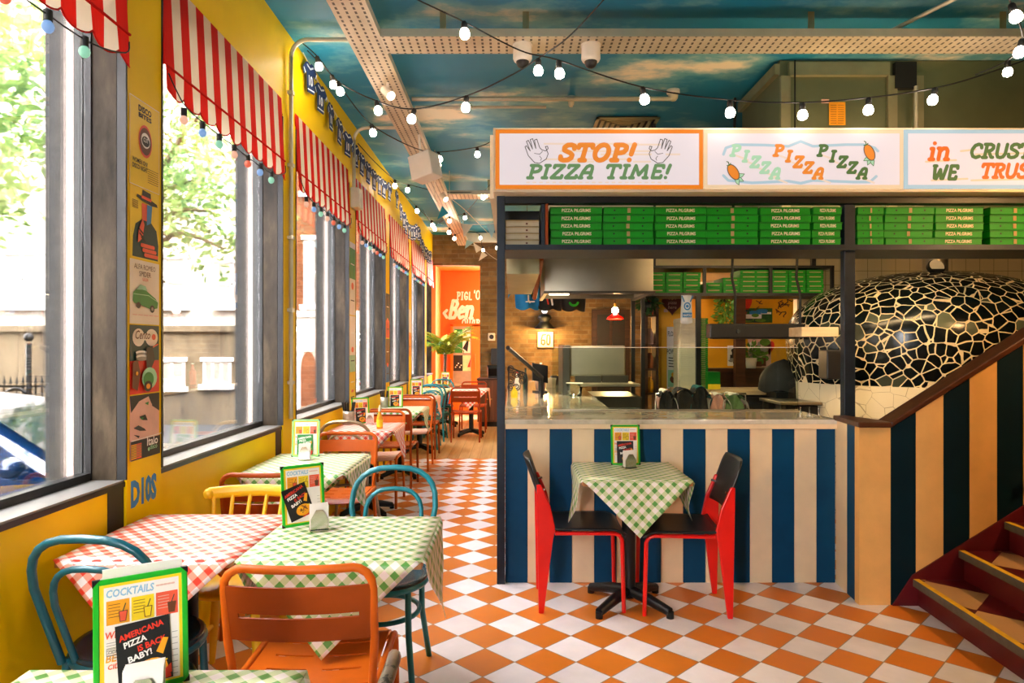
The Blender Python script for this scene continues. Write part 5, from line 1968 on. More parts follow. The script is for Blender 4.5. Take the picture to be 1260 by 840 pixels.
# the short return towards the counter
sw.use('cream_paint').ext([(1.988, CY, 0), (1.968, 4.01, 0), (1.968, 4.01, .995), (1.988, CY, .995)], (.04, 0, 0))
sw.use('blue_paint').ext([(1.968, 4.01, 0), (1.949, SYW + .002, 0), (1.949, SYW + .002, .995), (1.968, 4.01, .995)], (.04, 0, 0))
struct('wall_staircase', sw)
cp = MB('cap_wood')
cp.ext([(1.97, CY - .0, .998), (1.93, SYW - .03, .998), (2.12, SYW - .03, .998), (2.12, SYW + .1, .998), (2.05, CY, .998)], (0, 0, .03))
cp.ext([(2.11, SYW - .035, .998), (2.11, SYW - .035, 1.03), (RIGHT, SYW - .035, capz(RIGHT) + .065), (RIGHT, SYW - .035, capz(RIGHT) - .0)], (0, .14, 0))
single('handrail_cap', cp, 'dark brown wooden handrail cap rising along the striped wall', 'handrail', bevel=.006)
stt = thing('staircase', 'dark red stairs with yellow edged treads rising beside the striped wall', 'stairs', (2.3, 3.1, 0), world=True)
SW = .055
YF = 2.0
for i in range(12):
    xa = 2.243 + .255 * i
    z1 = .146 + .16 * i
    z0 = z1 - .16
    off = lambda y: (y - SYW) * SW
    xr = xa + .03
    part('riser', MB('maroon').ext([(xr, SYW - .002, max(z0, 0)), (xr + off(YF), YF, max(z0, 0)), (xr + off(YF), YF, z1 - .03), (xr, SYW - .002, z1 - .03)], (.02, 0, 0)), stt)
    part('tread', MB('stair_tiles').ext([(xa + .03, SYW - .002, z1 - .03), (xa + .03 + off(YF), YF, z1 - .03), (xa + .29 + off(YF), YF, z1 - .03), (xa + .29, SYW - .002, z1 - .03)], (0, 0, .03)), stt)
    no = MB('nosing_yellow').ext([(xa + .004, SYW - .004, z1 - .002), (xa + .004 + off(YF), YF, z1 - .002), (xa + .034 + off(YF), YF, z1 - .002), (xa + .034, SYW - .004, z1 - .002)], (0, 0, .006))
    no.use('nosing_grey').ext([(xa, SYW - .004, z1 - .036), (xa + off(YF), YF, z1 - .036), (xa + off(YF), YF, z1 + .003), (xa, SYW - .004, z1 + .003)], (.012, 0, 0))
    part('nosing', no, stt)
sk = [(2.13, SYW - .012, 0), (2.243, SYW - .012, .17)]
sk += [(RIGHT - .01, SYW - .012, .17 + .627 * (RIGHT - .01 - 2.243)), (RIGHT - .01, SYW - .012, 0)]
part('skirting', MB('maroon').ext(sk, (0, .01, 0)), stt)
hr = single('wall_bracket', MB('cap_wood').cyl((2.86, SYW - .06, .74), (2.98, SYW - .06, .8), .02, n=10).cyl((2.9, SYW, .75), (2.9, SYW - .06, .76), .012, n=8), 'short wooden rail end on the striped wall above the stairs', 'handrail')
lp = thing('stair_pendant', 'hanging lamp over the stairs beyond the frame edge', 'pendant lamp', (3.55, 3.0, 2.55), world=True)
part('shade', MB('black_metal').lathe([(.02, .2), (.06, .18), (.16, 0), (.15, .0), (.05, .16)], (3.55, 2.9, 2.5), 20), lp)
part('bulb', MB('bulb_glow').ball((3.55, 2.9, 2.54), .05), lp)
part('cord', MB('cable_black').tube([(3.55, 2.9, 2.7), (3.55, 2.9, CEIL)], .005), lp)
pl = bpy.data.lights.new('stair_light', 'POINT'); pl.energy = 22; pl.color = (1, .55, .2); pl.shadow_soft_size = .1
po = bpy.data.objects.new('stair_light', pl); po.location = (3.55, 2.9, 2.45); col.objects.link(po)

# ------------------------------------------------------------------ overhead: ducts, trays, conduits
du = thing('extract_duct', 'big metal extract duct boxed in above the sign', 'duct', (3.6, 5.6, 2.5), world=True)
part('casing', MB('duct').box(2.04, RIGHT - .02, 5.2, 6.05, 2.45, CEIL - .005), du)
for x in (2.04, 2.85, 3.05):
    part('flange', MB('duct_trim').box(x, x + .07, 5.17, 5.2, 2.45, 3.5), du)
part('top_flange', MB('duct_trim').box(2.1, 2.86, 5.165, 5.2, 3.5, 3.6), du)
part('side_flange', MB('duct_trim').box(2.0, 2.04, 5.2, 6.05, 3.52, 3.6), du)
part('dark_opening', MB('rubber_black').box(2.9, 3.06, 5.16, 5.2, 3.4, 3.6), du)
part('pipe', MB('conduit').tube([(3.03, 5.12, 2.6), (3.03, 5.12, 3.4)], .014), du)
part('strap', MB('cable_black').tube([(2.13, 5.14, 2.6), (2.13, 5.14, 3.6)], .006), du)
a = Art(MB('ink_amber'), (2.41, 5.19, 3.13), (1, 0, 0), (0, 0, 1))
a.rect(0, 0, .125, .175, 'ink_amber')
for i in range(9):
    a.line([(.012, .015 + .017 * i), (.055, .015 + .017 * i)], .003, 'ink_brown'); a.layer(.1)
    a.line([(.068, .015 + .017 * i), (.11, .015 + .017 * i)], .003, 'ink_brown')
a.d += .001
a.rect(-.06, .165, .0, .195, 'ink_pink')
single('duct_notice', a.mb, 'yellow printed notice stuck on the big duct', 'notice')

TZ = 3.40
def tray(name, label, x0, x1, y0, y1, along, brackets):
    e = thing(name, label, 'cable tray', ((x0 + x1) / 2, (y0 + y1) / 2, TZ), world=True, group='perforated cable trays')
    part('bed', MB('perforated').box(x0, x1, y0, y1, TZ, TZ + .004), e)
    if along == 'y':
        s_ = MB('conduit').box(x0 - .003, x0, y0, y1, TZ, TZ + .05).box(x1, x1 + .003, y0, y1, TZ, TZ + .05)
    else:
        s_ = MB('conduit').box(x0, x1, y0 - .003, y0, TZ, TZ + .05).box(x0, x1, y1, y1 + .003, TZ, TZ + .05)
    part('side_rail', s_, e)
    for (bx_, by_) in brackets:
        part('bracket', MB('duct_trim').box(bx_ - .02, bx_ + .02, by_ - .003, by_ + .003, TZ + .004, CEIL), e)


tray('cable_tray', 'perforated cable tray running away along the window wall', -1.045, -.832, FRONT, 13.3, 'y', [(-.94, 2.5), (-.94, 5), (-.94, 7.5), (-.94, 10), (-.94, 12.5)])
tray('cable_tray', 'perforated cable tray crossing the room above the sign', -.832, RIGHT, 4.3, 4.55, 'x', [(-.45, 4.45), (.09, 4.45), (1.95, 4.45), (3.2, 4.45)])
tray('cable_tray', 'short cable tray crossing far behind the sign corner', -.832, 1.0, 8.78, 9.08, 'x', [(-.3, 8.95)])
single('ceiling_beam', MB('conduit').box(-1.0, 1.2, 13.0, 13.1, 3.42, 3.6), 'thin pale beam below the ceiling before the brick wall', 'beam')


def conduit(label, pts, r=.013, saddles=(), name='conduit_pipe'):
    e = thing(name, label, 'conduit', pts[0], world=True, group='conduit pipes')
    part('pipe', MB('conduit').tube(pts, r, 10), e)
    for s_ in saddles:
        part('saddle', MB('conduit').box(s_[0] - .02, s_[0] + .02, s_[1] - .02, s_[1] + .02, s_[2] - .012, s_[2] + .012), e)


cx = WX + .012 + .02
conduit('metal conduit climbing the second yellow pillar and crossing the ceiling',
        [(cx, 4.72, .95), (cx, 4.72, 3.45)] + arc((cx + .12, 4.72, 3.45), .12, 180, 90, 6) + [(-1.05, 4.72, 3.57)], .015,
        [(cx, 4.72, z) for z in (1.2, 1.7, 2.2, 2.7, 3.2)])
conduit('metal conduit bending over from the third yellow pillar',
        [(cx, 6.6, 2.95), (cx, 6.6, 3.44)] + arc((cx + .12, 6.6, 3.44), .12, 180, 90, 6) + [(-1.05, 6.6, 3.56)], .017)
conduit('thin ceiling conduit ending at the smoke detector', [(-.85, 5.8, 3.55), (1.35, 5.8, 3.55)], .019, [(-.5, 5.8, 3.55), (.3, 5.8, 3.55), (.85, 5.8, 3.55)])
conduit('second thin ceiling conduit close behind the first', [(-.85, 6.0, 3.55), (.3, 6.0, 3.55)], .012)
conduit('kinked conduit above the tray at the dark end', [(2.44, 4.55, 3.42), (2.44, 4.5, 3.5), (2.75, 4.2, 3.6), (2.8, 4.0, 3.62)], .013)
jb = thing('junction_box', 'grey junction box under the bent conduit on the pillar', 'junction box', (cx, 6.6, 2.8), world=True)
part('body', MB('conduit').box(cx - .02, cx + .06, 6.53, 6.7, 2.78, 2.97), jb, .006)
part('cover', MB('galvanised').box(cx + .06, cx + .065, 6.54, 6.69, 2.79, 2.96), jb)


def dome_cam(x, label):
    e = thing('dome_camera', label, 'security camera', (x, 4.42, 3.25), world=True, group='dome cameras under the tray')
    part('housing', MB('plastic_white').lathe([(.06, .15), (.062, .06), (.055, .045), (.03, .04)], (x, 4.42, 3.25), 20), e)
    part('lens_dome', MB('black_ply').ball((x, 4.42, 3.29), .042, 16), e)
    part('mount', MB('plastic_white').cyl((x, 4.42, 3.39), (x, 4.42, TZ), .065, n=20), e)


dome_cam((643 - 630) / 840 * 4.42, 'white dome camera under the tray, above the crossing light strings')
dome_cam((727 - 630) / 840 * 4.42, 'white dome camera under the tray, farther along from the string crossing')


def detector(x, y, label, r=.05):
    e = thing('smoke_detector', label, 'smoke detector', (x, y, CEIL - .09), world=True, group='ceiling detectors')
    part('base', MB('plastic_white').lathe([(.0001, .09), (r, .09), (r, .06), (r * .8, .055)], (x, y, CEIL - .095), 20), e)
    part('chamber', MB('plastic_cream').lathe([(r * .8, .06), (r * .7, .02), (r * .4, 0), (.0001, 0)], (x, y, CEIL - .095), 20), e)


detector(1.37, 5.8, 'white smoke detector at the end of the thin conduit', .055)
detector(.515, 5.95, 'small white detector with a loose cable by the conduit', .035)
vt = thing('ceiling_vent', 'square louvred ceiling vent just above the sign', 'vent', (1.1, 6.75, CEIL - .03), world=True)
for i in range(5):
    r0 = .30 - .058 * i
    z = CEIL - .03 + .004 * i
    f = MB('duct_trim')
    for (dx0, dx1, dy0, dy1) in ((-r0, r0, -r0, -r0 + .03), (-r0, r0, r0 - .03, r0), (-r0, -r0 + .03, -r0, r0), (r0 - .03, r0, -r0, r0)):
        f.box(1.1 + dx0, 1.1 + dx1, 6.75 + dy0, 6.75 + dy1, z, z + .012)
    part('louvre', f, vt)
part('back_plate', MB('frame_black').box(.82, 1.38, 6.47, 7.03, CEIL - .008, CEIL - .001), vt)

sp = thing('wall_speaker', 'white box loudspeaker hanging from the long cable tray', 'loudspeaker', (-.78, 6.2, 3.0), world=True)
part('cabinet', MB('plastic_white').obox((-.80, 6.3, 3.10), (.10, -.03, .03), (.04, .09, .0), (-.02, 0, .11)), sp, .012)
part('yoke', MB('plastic_white').tube([(-.84, 6.3, 3.2), (-.86, 6.3, TZ)], .012), sp)


def spot(x, y, label):
    e = thing('track_spotlight', label, 'spotlight', (x, y, 3.2), world=True, group='spotlights under the tray')
    part('arm', MB('plastic_white').tube([(x, y, TZ), (x, y, 3.33)], .01), e)
    b = part('can', MB('plastic_white').cyl((x - .03, y + .03, 3.36), (x + .03, y - .03, 3.29), .032, .038, 16), e)
    part('lamp_face', MB('lamp_panel').cyl((x + .0305, y - .0305, 3.2895), (x + .0315, y - .0315, 3.2885), .03, n=16), b)


spot(-.92, 5.05, 'white spotlight on the tray between two festoon bulbs')
spot(-.78, 7.0, 'white spotlight on the tray beyond the speaker')
spot(-.86, 8.6, 'white spotlight on the tray farthest down the room')

# flat lights added to brighten the kitchen, the mural and the passage behind
for (x, y, zc, lab) in ((1.75, 7.75, 2.255, 'flat warm fill light added under the soffit above the partition'), (2.6, 8.6, 2.255, 'flat warm fill light added under the soffit before the mural wall'),
                        (.6, 9.6, CEIL, 'flat warm fill light added on the ceiling before the brick wall'), (3.6, 8.8, CEIL, 'flat warm fill light added on the ceiling behind the tiled oven wall')):
    e = thing('kitchen_fill_light', lab, 'ceiling light', (x, y, zc - .05), world=True, group='flat fill lights added in the kitchen')
    part('housing', MB('plastic_white').box(x - .22, x + .22, y - .12, y + .12, zc - .05, zc), e)
    part('diffuser', MB('lamp_panel').box(x - .2, x + .2, y - .1, y + .1, zc - .054, zc - .05), e)
hl = bpy.data.lights.new('hood_fill_light', 'SPOT'); hl.energy = 14; hl.color = (1, .8, .55); hl.spot_size = R(150); hl.shadow_soft_size = .1  # unseen spot added inside the hood to brighten the kitchen
ho = bpy.data.objects.new('hood_fill_light', hl); ho.location = (.7, 6.0, 1.92); col.objects.link(ho)
bl = thing('shelf_fill_light', 'unseen warm strip light added behind the box shelf as kitchen fill', 'strip light', (2.42, 4.66, 2.2), world=True)  # hidden strip, added to brighten the soffit and kitchen
part('housing', MB('plastic_white').box(1.65, 3.2, 4.615, 4.64, 2.2, 2.27), bl)
part('tube', MB('strip_glow').cyl((1.7, 4.66, 2.235), (3.15, 4.66, 2.235), .016, n=12), bl)

# ------------------------------------------------------------------ furniture: chairs
def slotted(mb, w, rows, fn, mat, endw=.05):
    """plate of rows; rows = [(t0, t1, 'full'|'slot')], fn(s, t) -> point with s in -1..1"""
    mb.use(mat)
    n = 14
    for t0, t1, kind in rows:
        if kind == 'full':
            mb.grid(lambda u, v: fn(-1 + 2 * u, t0 + (t1 - t0) * v), n, 2, False)
        else:
            e_ = endw / w * 2
            segs = [(-1, -1 + e_), (1 - e_, 1)]
            if kind == 'slot2':
                segs.append((-e_ * .5, e_ * .5))
            for s0, s1 in segs:
                mb.grid(lambda u, v: fn(s0 + (s1 - s0) * u, t0 + (t1 - t0) * v), 2, 1, False)
    return mb


def make_slat_chair(mat, dark, seatm=None):
    e = thing('slat_chair', None, 'chair')
    hw = .212
    r = .0125
    hoop = [(-hw + .012, -.205, .44), (-hw, -.235, .60), (-hw, -.262, .755)]
    hoop += [Vector((-hw + .055, -.268, .765)) + Vector((-.055 * cos(R(t)), -.006 * sin(R(t)), .055 * sin(R(t)))) for t in (20, 45, 70, 90)]
    top = []
    for i in range(1, 8):
        s = -1 + 2 * i / 8
        top.append(((hw - .055) * s, -.275 - .02 * (1 - s * s), .82))
    hoop = hoop + top + [(-x, y, z) for x, y, z in [tuple(p) for p in reversed(hoop)]]
    part('back_frame', MB(mat).tube(hoop, r, 10), e)
    def bf(s, t):
        return (s * (hw - .006), -.235 - .036 * (t - .60) / .16 - .028 * (1 - s * s), t)
    bm = slotted(MB(), .42, [(.605, .676, 'full'), (.676, .69, 'slot'), (.69, .772, 'full')], bf, dark, .035)
    part('backrest', bm, e, solid=.006)
    def sf(s, t):
        return (s * .196, t, .452 - .012 * (1 - s * s) - (.018 * max(0, (t - .16) / .06) ** 2 if t > .16 else 0))
    rows = [(-.2, -.10, 'full'), (-.10, -.088, 'slot2'), (-.088, -.005, 'full'), (-.005, .007, 'slot2'), (.007, .09, 'full'), (.09, .102, 'slot2'), (.102, .22, 'full')]
    part('seat', slotted(MB(), .40, rows, sf, seatm or mat, .05), e, solid=.005)
    for sx in (-1, 1):
        part('seat_rail', MB(mat).tube([(sx * hw, -.21, .445), (sx * hw, .15, .445)], r, 8), e)
        part('leg', MB(mat).tube([(sx * hw, .14, .445), (sx * hw, .185, .435), (sx * hw, .205, .40), (sx * (hw + .004), .225, .0)], r, 10), e)
        part('leg', MB(mat).tube([(sx * (hw - .012), -.205, .45), (sx * hw, -.235, .2), (sx * hw, -.262, 0)], r, 10), e)
    part('cross_bar', MB(mat).tube([(-hw, .17, .43), (hw, .17, .43)], .008, 8), e)
    part('cross_bar', MB(mat).tube([(-hw, -.2, .43), (hw, -.2, .43)], .008, 8), e)
    return e


def make_bistro(mat, seatm):
    e = thing('bistro_chair', None, 'chair')
    r = .0135
    def hoopf(w0, w1, z0, zt, y0, lean):
        pts = []
        for i in range(25):
            t = i / 24
            if t < .25:
                k = t / .25
                pts.append((-(w0 + (w1 - w0) * k), z0 + (zt - z0) * .60 * k))
            elif t > .75:
                k = (1 - t) / .25
                pts.append(((w0 + (w1 - w0) * k), z0 + (zt - z0) * .60 * k))
            else:
                a_ = PI - PI * (t - .25) / .5
                ca, sa = cos(a_), sin(a_)
                pts.append((w1 * math.copysign(abs(ca) ** .75, ca), z0 + (zt - z0) * (.60 + .40 * abs(sa) ** .75)))
        return [(x, y0 - lean * (z - z0) - .03 * (1 - (x / w1) ** 2) * (z - z0), z) for x, z in pts]
    part('back_hoop', MB(mat).tube(hoopf(.155, .20, .44, .872, -.165, .24), r, 10), e)
    part('inner_hoop', MB(mat).tube(hoopf(.10, .135, .45, .775, -.175, .24), r * .8, 10), e)
    part('seat', MB(seatm).lathe([(.0001, .452), (.14, .45), (.185, .458), (.2, .462), (.208, .455), (.205, .44), (.19, .43), (.0001, .432)], (0, 0, 0), 32), e)
    part('seat_ring', MB(mat).tube(arc((0, 0, .435), .2, 0, 360, 32, (1, 0, 0), (0, 1, 0)), .014, 8), e)
    part('stretcher_ring', MB(mat).tube(arc((0, 0, .30), .168, 0, 360, 32, (1, 0, 0), (0, 1, 0)), .011, 8), e)
    for sx in (-1, 1):
        part('leg', MB(mat).tube([(sx * .15, .13, .43), (sx * .155, .14, .25), (sx * .185, .19, 0)], r, 10), e)
        part('leg', MB(mat).tube([(sx * .15, -.15, .45), (sx * .15, -.16, .25), (sx * .17, -.23, 0)], r, 10), e)
    return e


def make_spindle():
    e = thing('spindle_chair', None, 'chair')
    m = 'yellow_paint'
    rail = MB(m)
    def rf(u, v):
        s = -1 + 2 * u
        a_ = 2 * PI * v
        return (s * .215, -.235 - .05 * (1 - s * s) + .016 * cos(a_), .775 + .028 * sin(a_) - .006 * s * s)
    rail.grid(rf, 20, 12)
    for s in (-1, 1):
        rail.ball((s * .215, -.235, .768), .026, 10)
    part('top_rail', rail, e)
    for i in range(6):
        s = -1 + 2 * i / 5
        part('spindle', MB(m).tube([(s * .17, -.19, .44), (s * .185, -.21, .6), (s * .195, -.235 - .05 * (1 - (s * .9) ** 2), .765)], [.009, .012, .009], 8), e)
    part('seat', MB(m).lathe([(.0001, .43), (.2, .43), (.215, .445), (.2, .458), (.0001, .448)], (0, 0, 0), 28, True, 1, .98), e)
    for sx in (-1, 1):
        for sy in (-1, 1):
            part('leg', MB(m).tube([(sx * .13, sy * .13, .435), (sx * .16, sy * .165, .2), (sx * .185, sy * .2, 0)], [.018, .021, .013], 10), e)
        part('stretcher', MB(m).tube([(sx * .163, -.17, .19), (sx * .163, .17, .19)], [.01, .01], 8), e)
    return e


def make_standard():
    e = thing('cafe_chair', None, 'chair')
    for sx in (-1, 1):
        x = sx * .185
        prof = [(-.262, .70), (-.238, .70), (-.185, .58), (-.158, .455), (-.172, .40), (-.222, 0), (-.25, 0), (-.258, .45)]
        part('rear_leg', MB('red_paint').ext([(x - .012, y, z) for y, z in prof], (.024, 0, 0)), e, .006, 2)
        part('front_leg', MB('red_paint').tube([(sx * .178, -.16, .432), (sx * .178, .16, .432), (sx * .178, .19, .422), (sx * .178, .205, .395), (sx * .178, .215, 0)], .0115, 10), e)
    part('cross_bar', MB('red_paint').tube([(-.178, .12, .428), (.178, .12, .428)], .009, 8), e)
    part('cross_bar', MB('red_paint').tube([(-.178, -.15, .43), (.178, -.15, .43)], .009, 8), e)
    def sf(u, v):
        s, t = -1 + 2 * u, -.195 + .42 * v
        return (s * (.195 + .012 * v), t, .457 - .010 * (1 - s * s) - .03 * max(0, (v - .8) / .2) ** 2 + .012 * max(0, (.15 - v) / .15) ** 2)
    part('seat', MB('black_ply').grid(sf, 14, 14), e, solid=.011)
    m = MB('black_ply')
    N = 20
    def bf(u, v):
        s, t = -1 + 2 * u, v
        w = .19 * (1 - .16 * abs(2 * t - 1) ** 5)
        return (s * w, -.205 - .095 * t - .028 * (1 - s * s), .565 + .27 * t)
    m.grid(bf, N, 12)
    part('backrest', m, e, solid=.011)
    for sx in (-1, 1):
        part('bolt', MB('chrome').cyl((sx * .172, -.245, .66), (sx * .172, -.215, .67), .007, n=10), e)
    return e


CH = {}


def chair(kind, x, y, rz, label, group=None):
    mk = {'orange': lambda: make_slat_chair('orange_metal', 'rust_metal'),  # the backrest's shade is put into its darker metal colour
          'rust': lambda: make_slat_chair('rust_metal', 'brick_red_metal'),
          'bright': lambda: make_slat_chair('orange_metal', 'orange_metal'),
          'pink': lambda: make_slat_chair('orange_metal', 'orange_metal', 'pink_seat'),
          'brown': lambda: make_slat_chair('brick_red_metal', 'brick_red_metal'),
          'teal': lambda: make_bistro('teal_metal', 'seat_dark'),
          'tealdark': lambda: make_bistro('teal_dark', 'seat_dark'),
          'worn': lambda: make_bistro('worn_steel', 'seat_dark'),
          'tan': lambda: make_bistro('tan_metal', 'seat_dark'),
          'yellow': make_spindle, 'std': make_standard}
    if kind not in CH:
        o = CH[kind] = mk[kind]()
        o.location = (x, y, 0); o.rotation_euler = (0, 0, rz)
        tag(o, label, None, group)
    else:
        o = dup(CH[kind], (x, y, 0), rz, label, group)
    return o


GR = 'chairs at the window tables'
chair('tealdark', -1.275, 2.34, R(-4), 'teal bistro chair by the yellow wall, its back turned, at the red checked cloth', GR)
chair('orange', -.622, 2.225, R(2), 'big orange slatted metal chair in front of the green checked cloth', GR)
chair('worn', -.50, 1.20, R(90), 'worn grey metal chair whose hoop pokes up at the bottom edge', GR)
chair('teal', -.575, 2.99, R(176), 'bright teal bistro chair behind the nearest green checked table, by the aisle', GR)
chair('yellow', -1.19, 2.93, R(180), 'yellow spindle backed chair behind the red checked table', GR)
chair('rust', -1.22, 3.63, R(0), 'rust orange slatted chair directly behind the yellow spindle chair', GR)
chair('bright', -1.19, 4.66, R(180), 'orange slatted chair facing us behind the second green checked table', GR)
chair('tan', -1.29, 5.52, R(0), 'tan metal hoop chair with a brass bucket on its seat', GR)
chair('pink', -1.25, 6.31, R(180), 'orange chair with a pinkish seat behind the yellow bottle', GR)
chair('rust', -1.22, 7.06, R(0), 'rust orange chair backing on to the pink seated one', GR)
chair('pink', -1.19, 8.13, R(180), 'orange chair with pink seat behind the third green checked table', GR)
chair('rust', -1.2, 9.0, R(0), 'rust chair turned away, before the far plain red table', GR)
chair('teal', -1.22, 9.72, R(178), 'nearest teal chair of the far teal group by the windows', GR)
chair('teal', -1.2, 10.55, R(0), 'middle teal chair of the far teal group by the windows', GR)
chair('teal', -1.2, 11.5, R(180), 'farthest teal chair of the far teal group by the windows', GR)
chair('brown', -.70, 10.5, R(0), 'brick red slatted chair in front of the far table in the aisle', GR)
chair('brown', -.66, 11.62, R(180), 'brick red chair behind the far table in the aisle', GR)
chair('std', .395, 3.90, R(-90), 'red legged chair with black seat left of the small counter table', 'red and black chairs at the counter')
chair('std', .94, 3.84, R(86), 'red legged chair with black seat right of the small counter table', 'red and black chairs at the counter')


# ------------------------------------------------------------------ tables and cloths
def make_table(w, d):
    e = thing('pedestal_table', None, 'table')
    part('tabletop', MB('table_wood').box(-w / 2, w / 2, -d / 2, d / 2, .722, .747), e, .004)
    part('column', MB('black_metal').lathe([(.0001, .05), (.05, .05), (.038, .07), (.038, .70), (.07, .722), (.0001, .722)], (0, 0, 0), 20), e)
    for k in range(4):
        a_ = PI / 4 + k * PI / 2
        c_, s_ = cos(a_), sin(a_)
        ln_ = min(w, d) * .47
        part('foot', MB('black_metal').tube([(0, 0, .085), (c_ * ln_ * .5, s_ * ln_ * .5, .065), (c_ * ln_, s_ * ln_, .032)], [.032, .03, .024], 10).cyl((c_ * ln_, s_ * ln_, .0), (c_ * ln_, s_ * ln_, .035), .02), e)
    return e


def cloth_mesh(mat, ax, ay, drop, seed, flare=.045):
    rnd = random.Random(seed)
    m = MB(mat)
    z0 = .7495
    m.grid(lambda u, v: (-ax + 2 * ax * u, -ay + 2 * ay * v, z0 + .0006 * sin(u * 17 + seed) * sin(v * 13)), 12, 12, True,
           lambda u, v: (-ax + 2 * ax * u, -ay + 2 * ay * v))
    NR, NH = 14, 20
    for side in range(4):
        ca, sa = [(0, -1), (1, 0), (0, 1), (-1, 0)][side]
        a = ay if side % 2 == 0 else ax           # distance to the edge
        hwid = ax if side % 2 == 0 else ay
        ph = rnd.random() * 6
        fl = flare * rnd.uniform(.5, 1.3)
        lean = rnd.uniform(-.02, .02)
        def f(u, v):
            h = hwid * max(0.001, 1 - v)
            s = -h + 2 * h * u
            d = drop * v
            rnd_ = .012
            if d < rnd_ * 1.57:
                out = a + rnd_ * sin(d / rnd_); z = z0 - rnd_ * (1 - cos(d / rnd_))
            else:
                out = a + rnd_; z = z0 - rnd_ - (d - rnd_ * 1.57)
            wave = .014 * sin(s * 24 + ph) * v * (1 - .3 * v)
            out += fl * v * v + wave
            s2 = s + lean * v
            # along the edge: side 0 (front) right = +x
            ex, ey = -sa, ca
            return (ca * out + ex * s2, sa * out + ey * s2, z)
        def uvf(u, v):
            h = hwid * max(0.001, 1 - v)
            s = -h + 2 * h * u
            o = a + drop * v
            ex, ey = -sa, ca
            return (ca * o + ex * s, sa * o + ey * s)
        m.grid(f, NH, NR, True, uvf)
    return m


TB = {}


def table(x, y, w, d, label, cloth, clabel, drop=.29, seed=1, top=True, rz=0.):
    key = (w, d)
    if key not in TB:
        o = TB[key] = make_table(w, d)
        o.location = (x, y, 0)
        tag(o, label, None, 'pedestal tables'); o.rotation_euler = (0, 0, rz)
    else:
        dup(TB[key], (x, y, 0), rz, label, 'pedestal tables')
    if cloth:
        mb = cloth_mesh(cloth, w / 2 + .001, d / 2 + .001, drop, seed)
        o = bpy.data.objects.new('tablecloth', mb.mesh('tablecloth'))
        col.objects.link(o); ALL.append(o)
        o.location = (x, y, 0); o.rotation_euler = (0, 0, rz)
        m = o.modifiers.new('thickness', 'SOLIDIFY'); m.thickness = .002; m.offset = 1
        tag(o, clabel, 'tablecloth', 'checked tablecloths')


table(-.745, 1.18, .60, .60, 'pedestal table under the cloth at the very bottom edge', 'gingham_green', 'green checked cloth on the table cut off by the bottom edge', .29, 1)
table(-1.21, 2.545, .595, .60, 'pedestal table under the nearest red checked cloth', 'gingham_red', 'red checked cloth on the table against the yellow wall', .29, 2)
table(-.60, 2.52, .61, .58, 'pedestal table under the large green checked cloth', 'gingham_green', 'large green checked cloth between the orange and bright teal chairs', .30, 3)
table(-1.215, 4.09, .58, .72, 'pedestal table behind the rust orange chair', 'gingham_green', 'green checked cloth on the second table along the wall', .27, 4)
table(-1.255, 5.93, .54, .62, 'pedestal table carrying the cutlery can', 'gingham_red', 'red checked cloth with the yellow bottle standing on it', .29, 5)
table(-1.24, 7.62, .54, .62, 'pedestal table between two pink and rust chairs', 'gingham_green', 'green checked cloth on the third green table down the room', .27, 6)
table(-1.27, 9.38, .5, .56, 'pedestal table nearest the teal chairs', 'gingham_pale_red', 'pinkish red cloth on the table before the teal chairs', .27, 7)
table(-1.25, 11.0, .54, .6, 'pedestal table among the far teal chairs', 'gingham_green', 'green checked cloth between the far teal chairs', .25, 8)
table(-1.2, 12.4, .56, .7, 'bare wooden pedestal table next to the palm', None, None)
table(-.66, 11.06, .56, .62, 'pedestal table alone at the far end of the aisle', 'gingham_red', 'red checked cloth on the lone table at the aisle end', .3, 9)
table(.655, 3.835, .575, .57, 'black pedestal table in front of the striped counter', 'gingham_green', 'green checked cloth on the small table at the striped counter', .29, 10)


